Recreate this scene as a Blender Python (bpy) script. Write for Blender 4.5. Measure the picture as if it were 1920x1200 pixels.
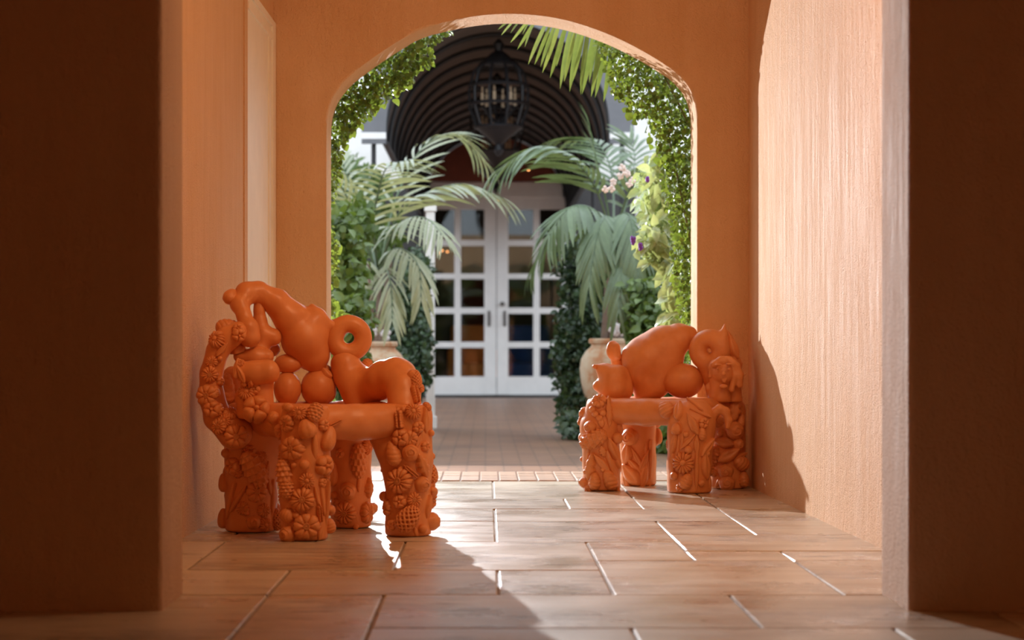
import bpy, bmesh, math, random
import numpy as np
from mathutils import Vector, Matrix
from mathutils.bvhtree import BVHTree

random.seed(7); rng = np.random.default_rng(7)
for o in list(bpy.data.objects): bpy.data.objects.remove(o)
sc = bpy.context.scene
COL = sc.collection

# ------------------------------------------------------------------ camera
FPX, VX, VY, EYE = 4000.0, 910.0, 655.0, 0.64      # focal length in px, vanishing point, eye height
cam_d = bpy.data.cameras.new('camera'); cam = bpy.data.objects.new('camera', cam_d); COL.objects.link(cam)
cam.location = (0, 0, EYE); cam.rotation_euler = (math.pi/2, 0, 0)
cam_d.sensor_width = 36; cam_d.lens = 36*FPX/1920
cam_d.shift_x = (960-VX)/1920; cam_d.shift_y = (VY-600)/1920
cam_d.clip_start = 0.05; cam_d.clip_end = 200
cam_d.dof.use_dof = True; cam_d.dof.focus_distance = 8.3; cam_d.dof.aperture_fstop = 3.5
sc.camera = cam
sc.view_settings.view_transform = 'Standard'; sc.view_settings.look = 'None'
sc.view_settings.gamma = 1; sc.view_settings.exposure = 0.12; sc.view_settings.use_curve_mapping = False
sc.cycles.max_bounces = 12; sc.cycles.diffuse_bounces = 8; sc.cycles.sample_clamp_indirect = 6

# ------------------------------------------------------------------ world and lamps
w = bpy.data.worlds.new('world'); sc.world = w; w.use_nodes = True
bg = w.node_tree.nodes['Background']; bg.inputs[0].default_value = (0.80, 0.90, 1.0, 1); bg.inputs[1].default_value = 2.3
def lamp(name, typ, loc, power, color, target=None, **kw):
    d = bpy.data.lights.new(name, typ); d.energy = power; d.color = color
    for k, v in kw.items(): setattr(d, k, v)
    o = bpy.data.objects.new(name, d); COL.objects.link(o); o.location = loc
    if target is not None:
        o.rotation_euler = (Vector(target)-Vector(loc)).to_track_quat('-Z', 'Y').to_euler()
    return o
key = lamp('courtyard_lamp', 'SPOT', (-0.93, 12.6, 1.5), 52, (.95, 0.97, 1.0), (0.59, 7.5, 0.9),
     spot_size=math.radians(106), spot_blend=0.12, shadow_soft_size=0.025)
# a collimated beam: it keeps its strength along the hall
key.data.use_nodes = True; _nt = key.data.node_tree; _em = _nt.nodes['Emission']
_fo = _nt.nodes.new('ShaderNodeLightFalloff'); _fo.inputs['Strength'].default_value = .5
_fl = _nt.nodes.new('ShaderNodeLightFalloff'); _fl.inputs['Strength'].default_value = 2.6
_ad = _nt.nodes.new('ShaderNodeMath'); _ad.operation = 'ADD'
_nt.links.new(_fo.outputs['Constant'], _ad.inputs[0]); _nt.links.new(_fl.outputs['Linear'], _ad.inputs[1])
_nt.links.new(_ad.outputs[0], _em.inputs['Strength'])

lamp('hall_fill_light', 'AREA', (0.55, 5.75, 2.42), 17, (1.0, 0.56, 0.28), (-0.45, 8.7, 0.55), size=.4)  # added warm fill without a fixture, brightens the camera side of the chairs

# ------------------------------------------------------------------ helpers
def at(px, py, Y): return Vector(((px-VX)*Y/FPX, Y, EYE-(py-VY)*Y/FPX))

def tag(o, label=None, cat=None, group=None, kind=None):
    if label: o['label'] = label
    if cat: o['category'] = cat
    if group: o['group'] = group
    if kind: o['kind'] = kind
    return o
def empty(name, loc=(0,0,0), rz=0, **k):
    o = bpy.data.objects.new(name, None); COL.objects.link(o); o.location = loc; o.rotation_euler = (0,0,rz)
    o.empty_display_size = .1
    return tag(o, **k)
def link(name, me, m=None, parent=None, smooth=False):
    o = bpy.data.objects.new(name, me); COL.objects.link(o)
    if m is not None and not me.materials: me.materials.append(m)
    if parent is not None: o.parent = parent
    if smooth: me.polygons.foreach_set('use_smooth', [True]*len(me.polygons))
    return o
def np_mesh(name, V, F, smooth=True):
    """V (n,3), F (m,k) arrays"""
    V = np.asarray(V, np.float32); F = np.asarray(F, np.int32); k = F.shape[1]
    me = bpy.data.meshes.new(name)
    me.vertices.add(len(V)); me.vertices.foreach_set('co', V.ravel())
    me.loops.add(F.size); me.loops.foreach_set('vertex_index', F.ravel())
    me.polygons.add(len(F)); me.polygons.foreach_set('loop_start', np.arange(0, F.size, k, dtype=np.int32))
    me.polygons.foreach_set('use_smooth', np.full(len(F), smooth))
    me.update(calc_edges=True); me.validate()
    return me
class MB:
    """collects simple shapes into one bmesh"""
    def __init__(s): s.bm = bmesh.new()
    def box(s, x0, x1, y0, y1, z0, z1, bev=0, seg=2):
        r = bmesh.ops.create_cube(s.bm, size=1)
        vs = r['verts']
        for v in vs: v.co = Vector(((x0+x1)/2+v.co.x*(x1-x0), (y0+y1)/2+v.co.y*(y1-y0), (z0+z1)/2+v.co.z*(z1-z0)))
        if bev:
            es = list({e for v in vs for e in v.link_edges})
            bmesh.ops.bevel(s.bm, geom=es, offset=bev, segments=seg, profile=.5, affect='EDGES')
        return s
    def tube(s, pts, radii, n=10, cap=True):
        pts = [Vector(p) for p in pts]
        if not hasattr(radii, '__len__'): radii = [radii]*len(pts)
        rings = []; prev = None
        for i, p in enumerate(pts):
            t = (pts[min(i+1, len(pts)-1)]-pts[max(i-1, 0)]).normalized()
            if prev is None:
                a = Vector((0,0,1)) if abs(t.z) < .9 else Vector((1,0,0))
                u = t.cross(a).normalized()
            else:
                u = (prev-t*prev.dot(t)).normalized()
            prev = u; v = t.cross(u)
            rings.append([s.bm.verts.new(p+(u*math.cos(2*math.pi*k/n)+v*math.sin(2*math.pi*k/n))*radii[i]) for k in range(n)])
        for a, b in zip(rings, rings[1:]):
            for k in range(n): s.bm.faces.new((a[k], a[(k+1)%n], b[(k+1)%n], b[k]))
        if cap:
            s.bm.faces.new(rings[0][::-1]); s.bm.faces.new(rings[-1])
        return s
    def lathe(s, prof, c=(0,0,0), n=32):
        rings = [[s.bm.verts.new((c[0]+r*math.cos(2*math.pi*k/n), c[1]+r*math.sin(2*math.pi*k/n), c[2]+z)) for k in range(n)] for r, z in prof]
        for a, b in zip(rings, rings[1:]):
            for k in range(n): s.bm.faces.new((a[k], a[(k+1)%n], b[(k+1)%n], b[k]))
        s.bm.faces.new(rings[0][::-1]); s.bm.faces.new(rings[-1])
        return s
    def prism(s, outline, d):
        """outline: list of Vectors (planar), extruded by vector d"""
        a = [s.bm.verts.new(p) for p in outline]; b = [s.bm.verts.new(Vector(p)+Vector(d)) for p in outline]
        n = len(a)
        s.bm.faces.new(a[::-1]); s.bm.faces.new(b)
        for i in range(n): s.bm.faces.new((a[i], a[(i+1)%n], b[(i+1)%n], b[i]))
        return s
    def ball(s, c, r, sub=2, scale=(1,1,1)):
        q = bmesh.ops.create_icosphere(s.bm, subdivisions=sub, radius=1)
        for v in q['verts']: v.co = Vector((c[0]+v.co.x*r*scale[0], c[1]+v.co.y*r*scale[1], c[2]+v.co.z*r*scale[2]))
        return s
    def build(s, name, m, parent=None, smooth=False, kind=None):
        bmesh.ops.recalc_face_normals(s.bm, faces=s.bm.faces)
        me = bpy.data.meshes.new(name); s.bm.to_mesh(me); s.bm.free()
        o = link(name, me, m, parent, smooth)
        if smooth:
            me.set_sharp_from_angle(angle=math.radians(40))
        if kind: o['kind'] = kind
        return o

# ------------------------------------------------------------------ materials
def nodes(name):
    m = bpy.data.materials.new(name); m.use_nodes = True; nt = m.node_tree
    return m, nt, nt.nodes['Principled BSDF']
def N(nt, typ, **kw):
    n = nt.nodes.new(typ)
    for k, v in kw.items():
        if k in n.inputs: n.inputs[k].default_value = v
        else: setattr(n, k, v)
    return n
def coords(nt, scale=(1,1,1), kind='Object', offset=None):
    tc = N(nt, 'ShaderNodeTexCoord'); mp = N(nt, 'ShaderNodeMapping')
    mp.inputs['Scale'].default_value = scale
    nt.links.new(tc.outputs[kind], mp.inputs['Vector'])
    if offset is not None: nt.links.new(offset, mp.inputs['Location'])
    return mp.outputs['Vector']
def ramp(nt, fac, stops):
    r = N(nt, 'ShaderNodeValToRGB'); e = r.color_ramp.elements
    while len(e) < len(stops): e.new(.5)
    for el, (p, c) in zip(e, stops): el.position = p; el.color = (*c, 1) if len(c) == 3 else c
    nt.links.new(fac, r.inputs[0]); return r.outputs[0]
def noise(nt, vec, scale, detail=4, rough=.55):
    n = N(nt, 'ShaderNodeTexNoise'); n.inputs['Scale'].default_value = scale
    n.inputs['Detail'].default_value = detail; n.inputs['Roughness'].default_value = rough
    nt.links.new(vec, n.inputs['Vector']); return n.outputs['Fac']
def bump(nt, h, strength, dist, prev=None):
    b = N(nt, 'ShaderNodeBump'); b.inputs['Strength'].default_value = strength; b.inputs['Distance'].default_value = dist
    nt.links.new(h, b.inputs['Height'])
    if prev is not None: nt.links.new(prev, b.inputs['Normal'])
    return b.outputs['Normal']
def simple(name, col, rough=.5, var=.12, metal=0, scale=6, bmp=0, bscale=60, spec=.5):
    m, nt, p = nodes(name)
    v = coords(nt); f = noise(nt, v, scale)
    c0 = tuple(x*(1-var) for x in col); c1 = tuple(min(1, x*(1+var)) for x in col)
    nt.links.new(ramp(nt, f, [(.3, c0), (.7, c1)]), p.inputs['Base Color'])
    p.inputs['Roughness'].default_value = rough; p.inputs['Metallic'].default_value = metal
    p.inputs['Specular IOR Level'].default_value = spec
    if bmp: nt.links.new(bump(nt, noise(nt, v, bscale), bmp, .003), p.inputs['Normal'])
    return m
def plaster(name, c0, c1, rough=.74, streak=.5, grain=1.0, spec=.32):
    m, nt, p = nodes(name)
    a = noise(nt, coords(nt, (9, 9, .9)), 1.0, 5, .6)          # trowel streaks running down the wall
    b = noise(nt, coords(nt), 2.2, 3)
    mx = N(nt, 'ShaderNodeMath', operation='ADD'); nt.links.new(a, mx.inputs[0]); nt.links.new(b, mx.inputs[1])
    hf = N(nt, 'ShaderNodeMath', operation='MULTIPLY'); nt.links.new(mx.outputs[0], hf.inputs[0]); hf.inputs[1].default_value = .5
    nt.links.new(ramp(nt, hf.outputs[0], [(.32, c0), (.68, c1)]), p.inputs['Base Color'])
    g = noise(nt, coords(nt), 170, 3, .6); g2 = noise(nt, coords(nt, (1, 1, .55)), 42, 4, .6)
    n0 = bump(nt, a, streak, .02); n1 = bump(nt, g2, grain*.8, .011, n0); n2 = bump(nt, g, grain, .007, n1)
    nt.links.new(n2, p.inputs['Normal'])
    st = noise(nt, coords(nt, (26, 26, 2.0)), 1.0, 5, .7)          # burnished trowel strokes
    nt.links.new(ramp(nt, st, [(.42, (rough+.05,)*3), (.66, (rough-.11,)*3)]), p.inputs['Roughness']); p.inputs['Specular IOR Level'].default_value = spec
    return m
def leafmat(name, c0, c1, trans=.45, rough=.4):
    m, nt, p = nodes(name)
    oi = N(nt, 'ShaderNodeObjectInfo'); geo = N(nt, 'ShaderNodeNewGeometry')
    f = noise(nt, coords(nt), 9, 2)
    ad = N(nt, 'ShaderNodeMath', operation='ADD'); nt.links.new(f, ad.inputs[0]); nt.links.new(geo.outputs['Random Per Island'], ad.inputs[1])
    a2 = N(nt, 'ShaderNodeMath', operation='MULTIPLY_ADD'); nt.links.new(oi.outputs['Random'], a2.inputs[0]); a2.inputs[1].default_value = .5
    nt.links.new(ad.outputs[0], a2.inputs[2])
    hf = N(nt, 'ShaderNodeMath', operation='MULTIPLY'); nt.links.new(a2.outputs[0], hf.inputs[0]); hf.inputs[1].default_value = .5
    col = ramp(nt, hf.outputs[0], [(.15, c0), (.85, c1)])
    nt.links.new(col, p.inputs['Base Color']); p.inputs['Roughness'].default_value = rough
    tr = N(nt, 'ShaderNodeBsdfTranslucent')
    tc = N(nt, 'ShaderNodeMix', data_type='RGBA', blend_type='MULTIPLY'); tc.inputs[0].default_value = 1
    nt.links.new(col, tc.inputs[6]); tc.inputs[7].default_value = (1.5, 1.35, .7, 1)
    nt.links.new(tc.outputs[2], tr.inputs['Color'])
    ms = N(nt, 'ShaderNodeMixShader'); ms.inputs[0].default_value = trans
    nt.links.new(p.outputs[0], ms.inputs[1]); nt.links.new(tr.outputs[0], ms.inputs[2])
    nt.links.new(ms.outputs[0], nt.nodes['Material Output'].inputs['Surface'])
    return m

M = {}
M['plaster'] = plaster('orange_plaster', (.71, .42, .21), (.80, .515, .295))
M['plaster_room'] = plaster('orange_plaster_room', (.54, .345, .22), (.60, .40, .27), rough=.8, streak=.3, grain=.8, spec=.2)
M['ceiling'] = simple('ceiling_paint', (.84, .70, .54), .8)
M['white_wall'] = simple('white_stucco', (.78, .76, .73), .8, .05, bmp=.2, bscale=40)
M['dark_facade'] = simple('dark_facade_tone', (.045, .042, .042), .7)
M['red_wall'] = simple('terracotta_stucco', (.22, .055, .03), .7)
M['cream'] = simple('cream_paint', (.86, .80, .68), .45, .04)
M['dark_wall'] = simple('dark_room_paint', (.80, .42, .15), .8)
M['door_white'] = simple('white_paint', (.74, .73, .72), .4, .04)
M['iron'] = simple('black_iron', (.012, .012, .015), .5)
M['steel'] = simple('door_hardware', (.10, .09, .085), .35, metal=.6)
M['candle'] = simple('candle_wax', (.55, .42, .28), .6)
M['fabric_dark'] = simple('awning_lining', (.125, .10, .088), .9, .1, bmp=.2, bscale=200)
M['fabric_grey'] = simple('awning_canvas_grey', (.16, .165, .18), .85, .1)
M['fabric_white'] = simple('awning_trim_white', (.80, .80, .80), .8, .04)
M['urn'] = None
def travertine():
    m, nt, p = nodes('travertine')
    oi = N(nt, 'ShaderNodeObjectInfo')
    cx = N(nt, 'ShaderNodeCombineXYZ')
    sc_ = N(nt, 'ShaderNodeMath', operation='MULTIPLY'); nt.links.new(oi.outputs['Random'], sc_.inputs[0]); sc_.inputs[1].default_value = 37
    for i in range(3): nt.links.new(sc_.outputs[0], cx.inputs[i])
    v1 = coords(nt, (1.0, 15, 1), offset=cx.outputs[0]); v2 = coords(nt, (2.2, 34, 1), offset=cx.outputs[0]); v3 = coords(nt, (1,1,1), offset=cx.outputs[0])
    band = noise(nt, v1, 1.0, 6, .62); cloud = noise(nt, v3, 3.5, 4)
    s = N(nt, 'ShaderNodeMath', operation='MULTIPLY_ADD'); nt.links.new(cloud, s.inputs[0]); s.inputs[1].default_value = .22; nt.links.new(band, s.inputs[2])
    rr = N(nt, 'ShaderNodeMath', operation='MULTIPLY_ADD'); nt.links.new(oi.outputs['Random'], rr.inputs[0]); rr.inputs[1].default_value = .30; nt.links.new(s.outputs[0], rr.inputs[2])
    col = ramp(nt, rr.outputs[0], [(.50, (.40, .30, .20)), (.75, (.53, .435, .32)), (.98, (.60, .51, .39))])
    pit = noise(nt, v2, 3.2, 5, .7)
    pr = ramp(nt, pit, [(.41, (0,0,0)), (.45, (1,1,1))])
    msk = noise(nt, v3, 2.0, 2); mr = ramp(nt, msk, [(.50, (1,1,1)), (.60, (0,0,0))])
    mxx = N(nt, 'ShaderNodeMath', operation='MAXIMUM'); nt.links.new(pr, mxx.inputs[0]); nt.links.new(mr, mxx.inputs[1])
    mul = N(nt, 'ShaderNodeMix', data_type='RGBA', blend_type='MIX')
    nt.links.new(mxx.outputs[0], mul.inputs[0]); mul.inputs[6].default_value = (.10, .055, .03, 1); nt.links.new(col, mul.inputs[7])
    nt.links.new(mul.outputs[2], p.inputs['Base Color'])
    ro = ramp(nt, cloud, [(.3, (.22,)*3), (.7, (.42,)*3)]); nt.links.new(ro, p.inputs['Roughness'])
    fine = noise(nt, v3, 90, 3)
    n1 = bump(nt, mxx.outputs[0], .7, .004); n2 = bump(nt, band, .3, .006, n1); n3 = bump(nt, fine, .22, .003, n2)
    nt.links.new(n3, p.inputs['Normal'])
    return m
M['tile'] = travertine()
M['grout'] = simple('grout', (.26, .19, .13), .7, .25, bmp=.8, bscale=120)
def pavers():
    m, nt, p = nodes('courtyard_pavers')
    b = N(nt, 'ShaderNodeTexBrick'); b.inputs['Scale'].default_value = 1
    b.inputs['Brick Width'].default_value = .2; b.inputs['Row Height'].default_value = .1; b.inputs['Mortar Size'].default_value = .006
    b.inputs['Color1'].default_value = (.30, .165, .10, 1); b.inputs['Color2'].default_value = (.22, .115, .075, 1); b.inputs['Mortar'].default_value = (.12, .075, .05, 1)
    nt.links.new(coords(nt), b.inputs['Vector'])
    f = noise(nt, coords(nt), 1.4, 3)
    mx = N(nt, 'ShaderNodeMix', data_type='RGBA', blend_type='MULTIPLY'); mx.inputs[0].default_value = .6
    nt.links.new(b.outputs['Color'], mx.inputs[6]); nt.links.new(ramp(nt, f, [(.3, (.6,.6,.62)), (.7, (1.2,1.1,1.0))]), mx.inputs[7])
    nt.links.new(mx.outputs[2], p.inputs['Base Color']); p.inputs['Roughness'].default_value = .38
    nt.links.new(bump(nt, b.outputs['Fac'], -.4, .004), p.inputs['Normal'])
    return m
M['paver'] = pavers()
M['brick'] = simple('threshold_brick', (.42, .26, .17), .4, .25, scale=12, bmp=.3, bscale=80)
def terracotta():
    m, nt, p = nodes('terracotta_clay')
    v = coords(nt); a = noise(nt, v, 14, 4); b = noise(nt, v, 260, 2)
    nt.links.new(ramp(nt, a, [(.3, (.66, .235, .072)), (.7, (.75, .29, .095))]), p.inputs['Base Color'])
    p.inputs['Roughness'].default_value = .40; p.inputs['Specular IOR Level'].default_value = .5
    n1 = bump(nt, a, .12, .006); nt.links.new(bump(nt, b, .15, .0012, n1), p.inputs['Normal'])
    return m
M['clay'] = terracotta()
def urnmat():
    m, nt, p = nodes('weathered_urn_clay')
    v = coords(nt); a = noise(nt, v, 7, 5, .65)
    nt.links.new(ramp(nt, a, [(.40, (.55, .25, .12)), (.52, (.62, .46, .32)), (.75, (.66, .57, .44))]), p.inputs['Base Color'])
    p.inputs['Roughness'].default_value = .8
    nt.links.new(bump(nt, a, .2, .006), p.inputs['Normal'])
    return m
M['urn'] = urnmat()
M['trunk'] = simple('palm_trunk', (.19, .13, .10), .8, .3, bmp=.5, bscale=30)
M['stem'] = simple('plant_stem', (.16, .16, .06), .7, .2)
M['soil'] = simple('soil', (.05, .035, .025), .9)
M['ivy'] = leafmat('ivy_leaf', (.022, .055, .010), (.21, .30, .07), .46, .33)
M['frond'] = leafmat('palm_leaf', (.05, .09, .05), (.17, .24, .13), .3, .3)
M['frond_lit'] = leafmat('lit_palm_leaf', (.13, .19, .12), (.42, .46, .34), .3, .28)  # palm leaf with the light on the left palm put into its colour
M['frond_green'] = leafmat('yellow_green_palm_leaf', (.08, .14, .04), (.19, .26, .10), .35, .4)  # yellower green, used on the overhanging frond
M['shrub_dark'] = leafmat('dark_shrub_leaf', (.012, .035, .015), (.07, .12, .055), .25, .3)
M['shrub'] = leafmat('green_shrub_leaf', (.018, .055, .014), (.13, .20, .05), .35, .35)
M['pale_leaf'] = leafmat('pale_shrub_leaf', (.20, .29, .13), (.50, .58, .38), .3, .22)
M['purple'] = simple('purple_petal', (.24, .06, .52), .6)
M['white_flower'] = simple('white_petal', (.82, .80, .84), .6, .04)
M['pink'] = simple('pink_petal', (.82, .75, .75), .6)
def glass():
    m, nt, p = nodes('door_glass')
    g = N(nt, 'ShaderNodeBsdfGlossy'); g.inputs['Roughness'].default_value = .02
    t = N(nt, 'ShaderNodeBsdfTransparent'); t.inputs['Color'].default_value = (.85, .88, .88, 1)
    lw = N(nt, 'ShaderNodeLayerWeight'); lw.inputs['Blend'].default_value = .25
    mm = N(nt, 'ShaderNodeMath', operation='ADD'); nt.links.new(lw.outputs['Fresnel'], mm.inputs[0]); mm.inputs[1].default_value = .02
    ms = N(nt, 'ShaderNodeMixShader'); nt.links.new(mm.outputs[0], ms.inputs[0])
    nt.links.new(t.outputs[0], ms.inputs[1]); nt.links.new(g.outputs[0], ms.inputs[2])
    nt.links.new(ms.outputs[0], nt.nodes['Material Output'].inputs['Surface'])
    return m
M['glass'] = glass()
def emit(name, col, s):
    m, nt, p = nodes(name); p.inputs['Base Color'].default_value = (*col, 1)
    p.inputs['Emission Color'].default_value = (*col, 1); p.inputs['Emission Strength'].default_value = s
    return m
M['bulb'] = emit('warm_bulb', (1, .38, .12), 6)
M['interior'] = simple('dim_interior', (.10, .075, .06), .8)
M['interior_floor'] = simple('interior_wood_floor', (.22, .12, .06), .4)
M['orange_seat'] = simple('orange_upholstery', (.75, .22, .03), .7)
M['blue_seat'] = simple('blue_upholstery', (.02, .06, .20), .7)

# ================================================================== THE SETTING
ZARCH, ARCH_T = 9.96, 0.30
PF, PR = 5.22, 5.59                  # near wall: front and rear face
def lx(Y): return -0.991-(ZARCH-Y)*0.01176
def rx(Y): return 1.2276+(ZARCH-Y)*0.0139
def solid(name, boxes, m, bev=0, seg=2, kind='structure', parent=None):
    b = MB()
    for q in boxes: b.box(*q, bev=bev, seg=seg)
    return b.build(name, m, parent, kind=kind)

# hall side walls
b = MB(); b.prism([Vector((lx(PR)-.0, PR-.02, -.05)), Vector((lx(ZARCH), ZARCH+.02, -.05)), Vector((lx(ZARCH)-.25, ZARCH+.02, -.05)), Vector((lx(PR)-.25, PR-.02, -.05))], (0,0,2.85))
wall_left = b.build('wall_left', M['plaster'], kind='structure')
b = MB(); b.prism([Vector((rx(PR), PR-.02, -.05)), Vector((rx(ZARCH), ZARCH+.02, -.05)), Vector((rx(ZARCH)+.25, ZARCH+.02, -.05)), Vector((rx(PR)+.25, PR-.02, -.05))], (0,0,2.85))
wall_right = b.build('wall_right', M['plaster'], kind='structure')

# arch wall at the end of the hall
arch_px = [(612,911),(612,600),(612,300),(612,225),(613,205),(617,187),(624,172),(640,155),(665,133),(693,112),(725,91),(756,70),(787,53),(815,45),(840,40),(870,33),(900,28),(935,25.5),(965,25),(1000,27),(1025,30),(1052,35),(1080,42),(1110,52),(1140,63),(1167,75),(1205,95),(1242,117),(1260,129),(1276,141),(1290,155),(1300,172),(1305,190),(1307,210),(1307,300),(1307,600),(1307,911)]
def smooth_px(pts, step=9.0, it=14):
    out = [pts[0], pts[1]]
    d = []
    for (xa, ya), (xb, yb) in zip(pts[2:-2], pts[3:-2]):
        k = max(1, int(math.hypot(xb-xa, yb-ya)/step))
        d += [(xa+(xb-xa)*i/k, ya+(yb-ya)*i/k) for i in range(k)]
    d.append(pts[-3])
    for _ in range(it): d = [d[0]]+[((a[0]+2*b[0]+c[0])/4, (a[1]+2*b[1]+c[1])/4) for a, b, c in zip(d, d[1:], d[2:])]+[d[-1]]
    return out+d+[pts[-2], pts[-1]]
arch = [at(x, y, ZARCH) for x, y in smooth_px(arch_px)]
arch[0].z = arch[-1].z = -.05
XL, XR, ZT = -4.6, 4.8, 3.05
outer = [Vector((XR, ZARCH, -.05)), Vector((XR, ZARCH, ZT)), Vector((XL, ZARCH, ZT)), Vector((XL, ZARCH, -.05))]
bm = bmesh.new()
# ring of quads between the opening and an outer outline, so that the faces stay clean
n = len(arch)
def outward(p, i):
    if i == 0: return Vector((XL, ZARCH, -.05))
    if i == n-1: return Vector((XR, ZARCH, -.05))
    c = Vector((.12, ZARCH, .9)); d = p-c
    k = min([(XR-c.x)/d.x if d.x > 1e-6 else 1e9, (XL-c.x)/d.x if d.x < -1e-6 else 1e9, (ZT-c.z)/d.z if d.z > 1e-6 else 1e9])
    return c+d*k
rows = []
for i, p in enumerate(arch):
    o = outward(p, i) if p.z > .95 else Vector((XL if p.x < 0 else XR, ZARCH, p.z))
    f0 = bm.verts.new(p); f1 = bm.verts.new(o); k0 = bm.verts.new(p+Vector((0,ARCH_T,0))); k1 = bm.verts.new(o+Vector((0,ARCH_T,0)))
    rows.append((f0, f1, k0, k1))
inner_edges = []
for a, c in zip(rows, rows[1:]):
    bm.faces.new((a[0], a[1], c[1], c[0])); bm.faces.new((a[2], c[2], c[3], a[3]))
    bm.faces.new((a[0], c[0], c[2], a[2])); bm.faces.new((a[1], a[3], c[3], c[1]))
    inner_edges += [bm.edges.get((a[0], c[0])), bm.edges.get((a[2], c[2]))]
bmesh.ops.bevel(bm, geom=inner_edges, offset=.016, segments=3, profile=.5, affect='EDGES')
bmesh.ops.recalc_face_normals(bm, faces=bm.faces)
me = bpy.data.meshes.new('wall_back'); bm.to_mesh(me); bm.free()
wall_back = link('wall_back', me, M['plaster'], smooth=True); me.set_sharp_from_angle(angle=math.radians(18)); wall_back['kind'] = 'structure'
# gable corners of the arch wall above the ring outline
solid('wall_back_coping', [(XL-.05, XR+.05, ZARCH-.05, ZARCH+ARCH_T+.05, ZT-.02, ZT+.08)], M['plaster'])

# near wall with the wide opening we look through
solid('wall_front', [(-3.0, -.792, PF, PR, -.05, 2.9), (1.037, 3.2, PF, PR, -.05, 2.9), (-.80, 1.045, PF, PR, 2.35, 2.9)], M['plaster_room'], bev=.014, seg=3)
solid('ceiling', [(-1.4, 1.7, PR-.02, ZARCH+.02, 2.75, 2.87)], M['ceiling'])
# the room the camera stands in
solid('ceiling_near', [(-3.1, 3.3, -2.1, PF+.02, 2.85, 2.97)], M['dark_wall'])
solid('wall_near_left', [(-3.1, -2.95, -2.1, PF+.02, -.05, 2.9)], M['dark_wall'])
solid('wall_near_right', [(3.15, 3.3, -2.1, PF+.02, -.05, 2.9)], M['dark_wall'])
solid('wall_near_back', [(-3.1, 3.3, -2.2, -2.05, -.05, 2.9)], M['dark_wall'])

# panelled cream door in the left wall, next to the corner
d = empty('door_1', (0,0,0), kind='structure')
def on_left(y0, y1, z0, z1, proud, name, m, bev=.004):
    b = MB(); a0, a1 = lx(y0), lx(y1)
    o = [Vector((a0-.02, y0, z0)), Vector((a1-.02, y1, z0)), Vector((a1+proud, y1, z0)), Vector((a0+proud, y0, z0))]
    b.prism(o, (0,0,z1-z0)); return b.build(name, m, d)
on_left(8.85, 8.95, 0, 2.32, .006, 'trim', M['plaster'])
on_left(8.95, 9.955, 0, 2.16, .004, 'door_panel', M['cream'])
on_left(9.72, 9.80, 0, 2.10, .010, 'moulding', M['cream'])
on_left(9.84, 9.955, 0, 2.16, .014, 'casing', M['cream'])
on_left(8.95, 9.84, 2.07, 2.10, .012, 'moulding', M['cream'])
on_left(8.95, 9.84, 2.13, 2.16, .014, 'casing', M['cream'])

# floor: grout bed and travertine slabs
floor = solid('floor', [(-3.0, 3.2, -2.1, 10.36, -.12, -.006)], M['grout'])
G = [.035+.3*k for k in range(-10, 11)]
def gx(k): return .035+.3*k                      # k=0 -> .035
Y_ = dict(a=10.36, b=9.14, c=8.56, d=7.95, e=7.36, f=7.09, g=6.77, h=6.47, i=6.18, j=5.565, k=5.28, l=4.90, m=4.30, n=3.7)
LFT, RGT = -1.10, 1.33
slabs = []
def T(x0, x1, ya, yb): slabs.append((x0, x1, Y_[yb], Y_[ya]))
# row a-b
T(LFT, gx(-3), 'a', 'b'); T(gx(-3), gx(-1), 'a', 'b'); T(gx(-1), gx(0), 'a', 'b'); T(gx(0), gx(2), 'a', 'b'); T(gx(2), gx(3), 'a', 'b'); T(gx(3), RGT, 'a', 'b')
T(LFT, gx(-2), 'b', 'c'); T(gx(-2), gx(1), 'b', 'c'); T(gx(1), gx(2), 'b', 'c'); T(gx(2), gx(3), 'b', 'c'); T(gx(3), RGT, 'b', 'c')
T(LFT, gx(-3), 'c', 'e'); T(gx(-3), gx(-1), 'c', 'd'); T(gx(-1), gx(0), 'c', 'd'); T(gx(-3), gx(-2), 'd', 'e'); T(gx(-2), gx(0), 'd', 'e')
T(LFT, gx(-2), 'e', 'f'); T(gx(-2), gx(0), 'e', 'f')
T(gx(0), gx(3), 'c', 'd'); T(gx(3), RGT, 'c', 'e'); T(gx(0), gx(2), 'd', 'f'); T(gx(2), gx(3), 'd', 'e')
T(gx(2), RGT, 'e', 'g'); T(gx(2), gx(3), 'g', 'h'); T(gx(3), RGT, 'g', 'h'); T(gx(1), gx(2), 'f', 'h')
T(gx(1), gx(3), 'h', 'j'); T(gx(3), RGT, 'h', 'j'); T(gx(-1), gx(1), 'f', 'i'); T(gx(0), gx(1), 'i', 'j'); T(gx(-2), gx(0), 'i', 'j')
T(gx(-3), gx(-1), 'f', 'i'); T(LFT, gx(-3), 'f', 'i'); T(LFT, gx(-2), 'i', 'j')
T(gx(-2), gx(-1), 'j', 'l'); T(gx(-1), gx(2), 'j', 'l'); T(gx(2), gx(4), 'j', 'l'); T(gx(-4), gx(-2), 'j', 'k'); T(gx(-4), gx(-2), 'k', 'm')
T(gx(-2), gx(-1), 'l', 'm'); T(gx(-1), gx(1), 'l', 'm'); T(gx(1), gx(3), 'l', 'm'); T(gx(3), gx(5), 'l', 'm')
for k in (4, 6): T(gx(k), gx(k+2), 'k', 'l')
for k in (5, 7): T(gx(k), gx(k+2), 'l', 'm')
for k in (-6, -8): T(gx(k), gx(k+2), 'k', 'm')
for k in range(-8, 8, 2): T(gx(k), gx(k+2), 'm', 'n')
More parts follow.
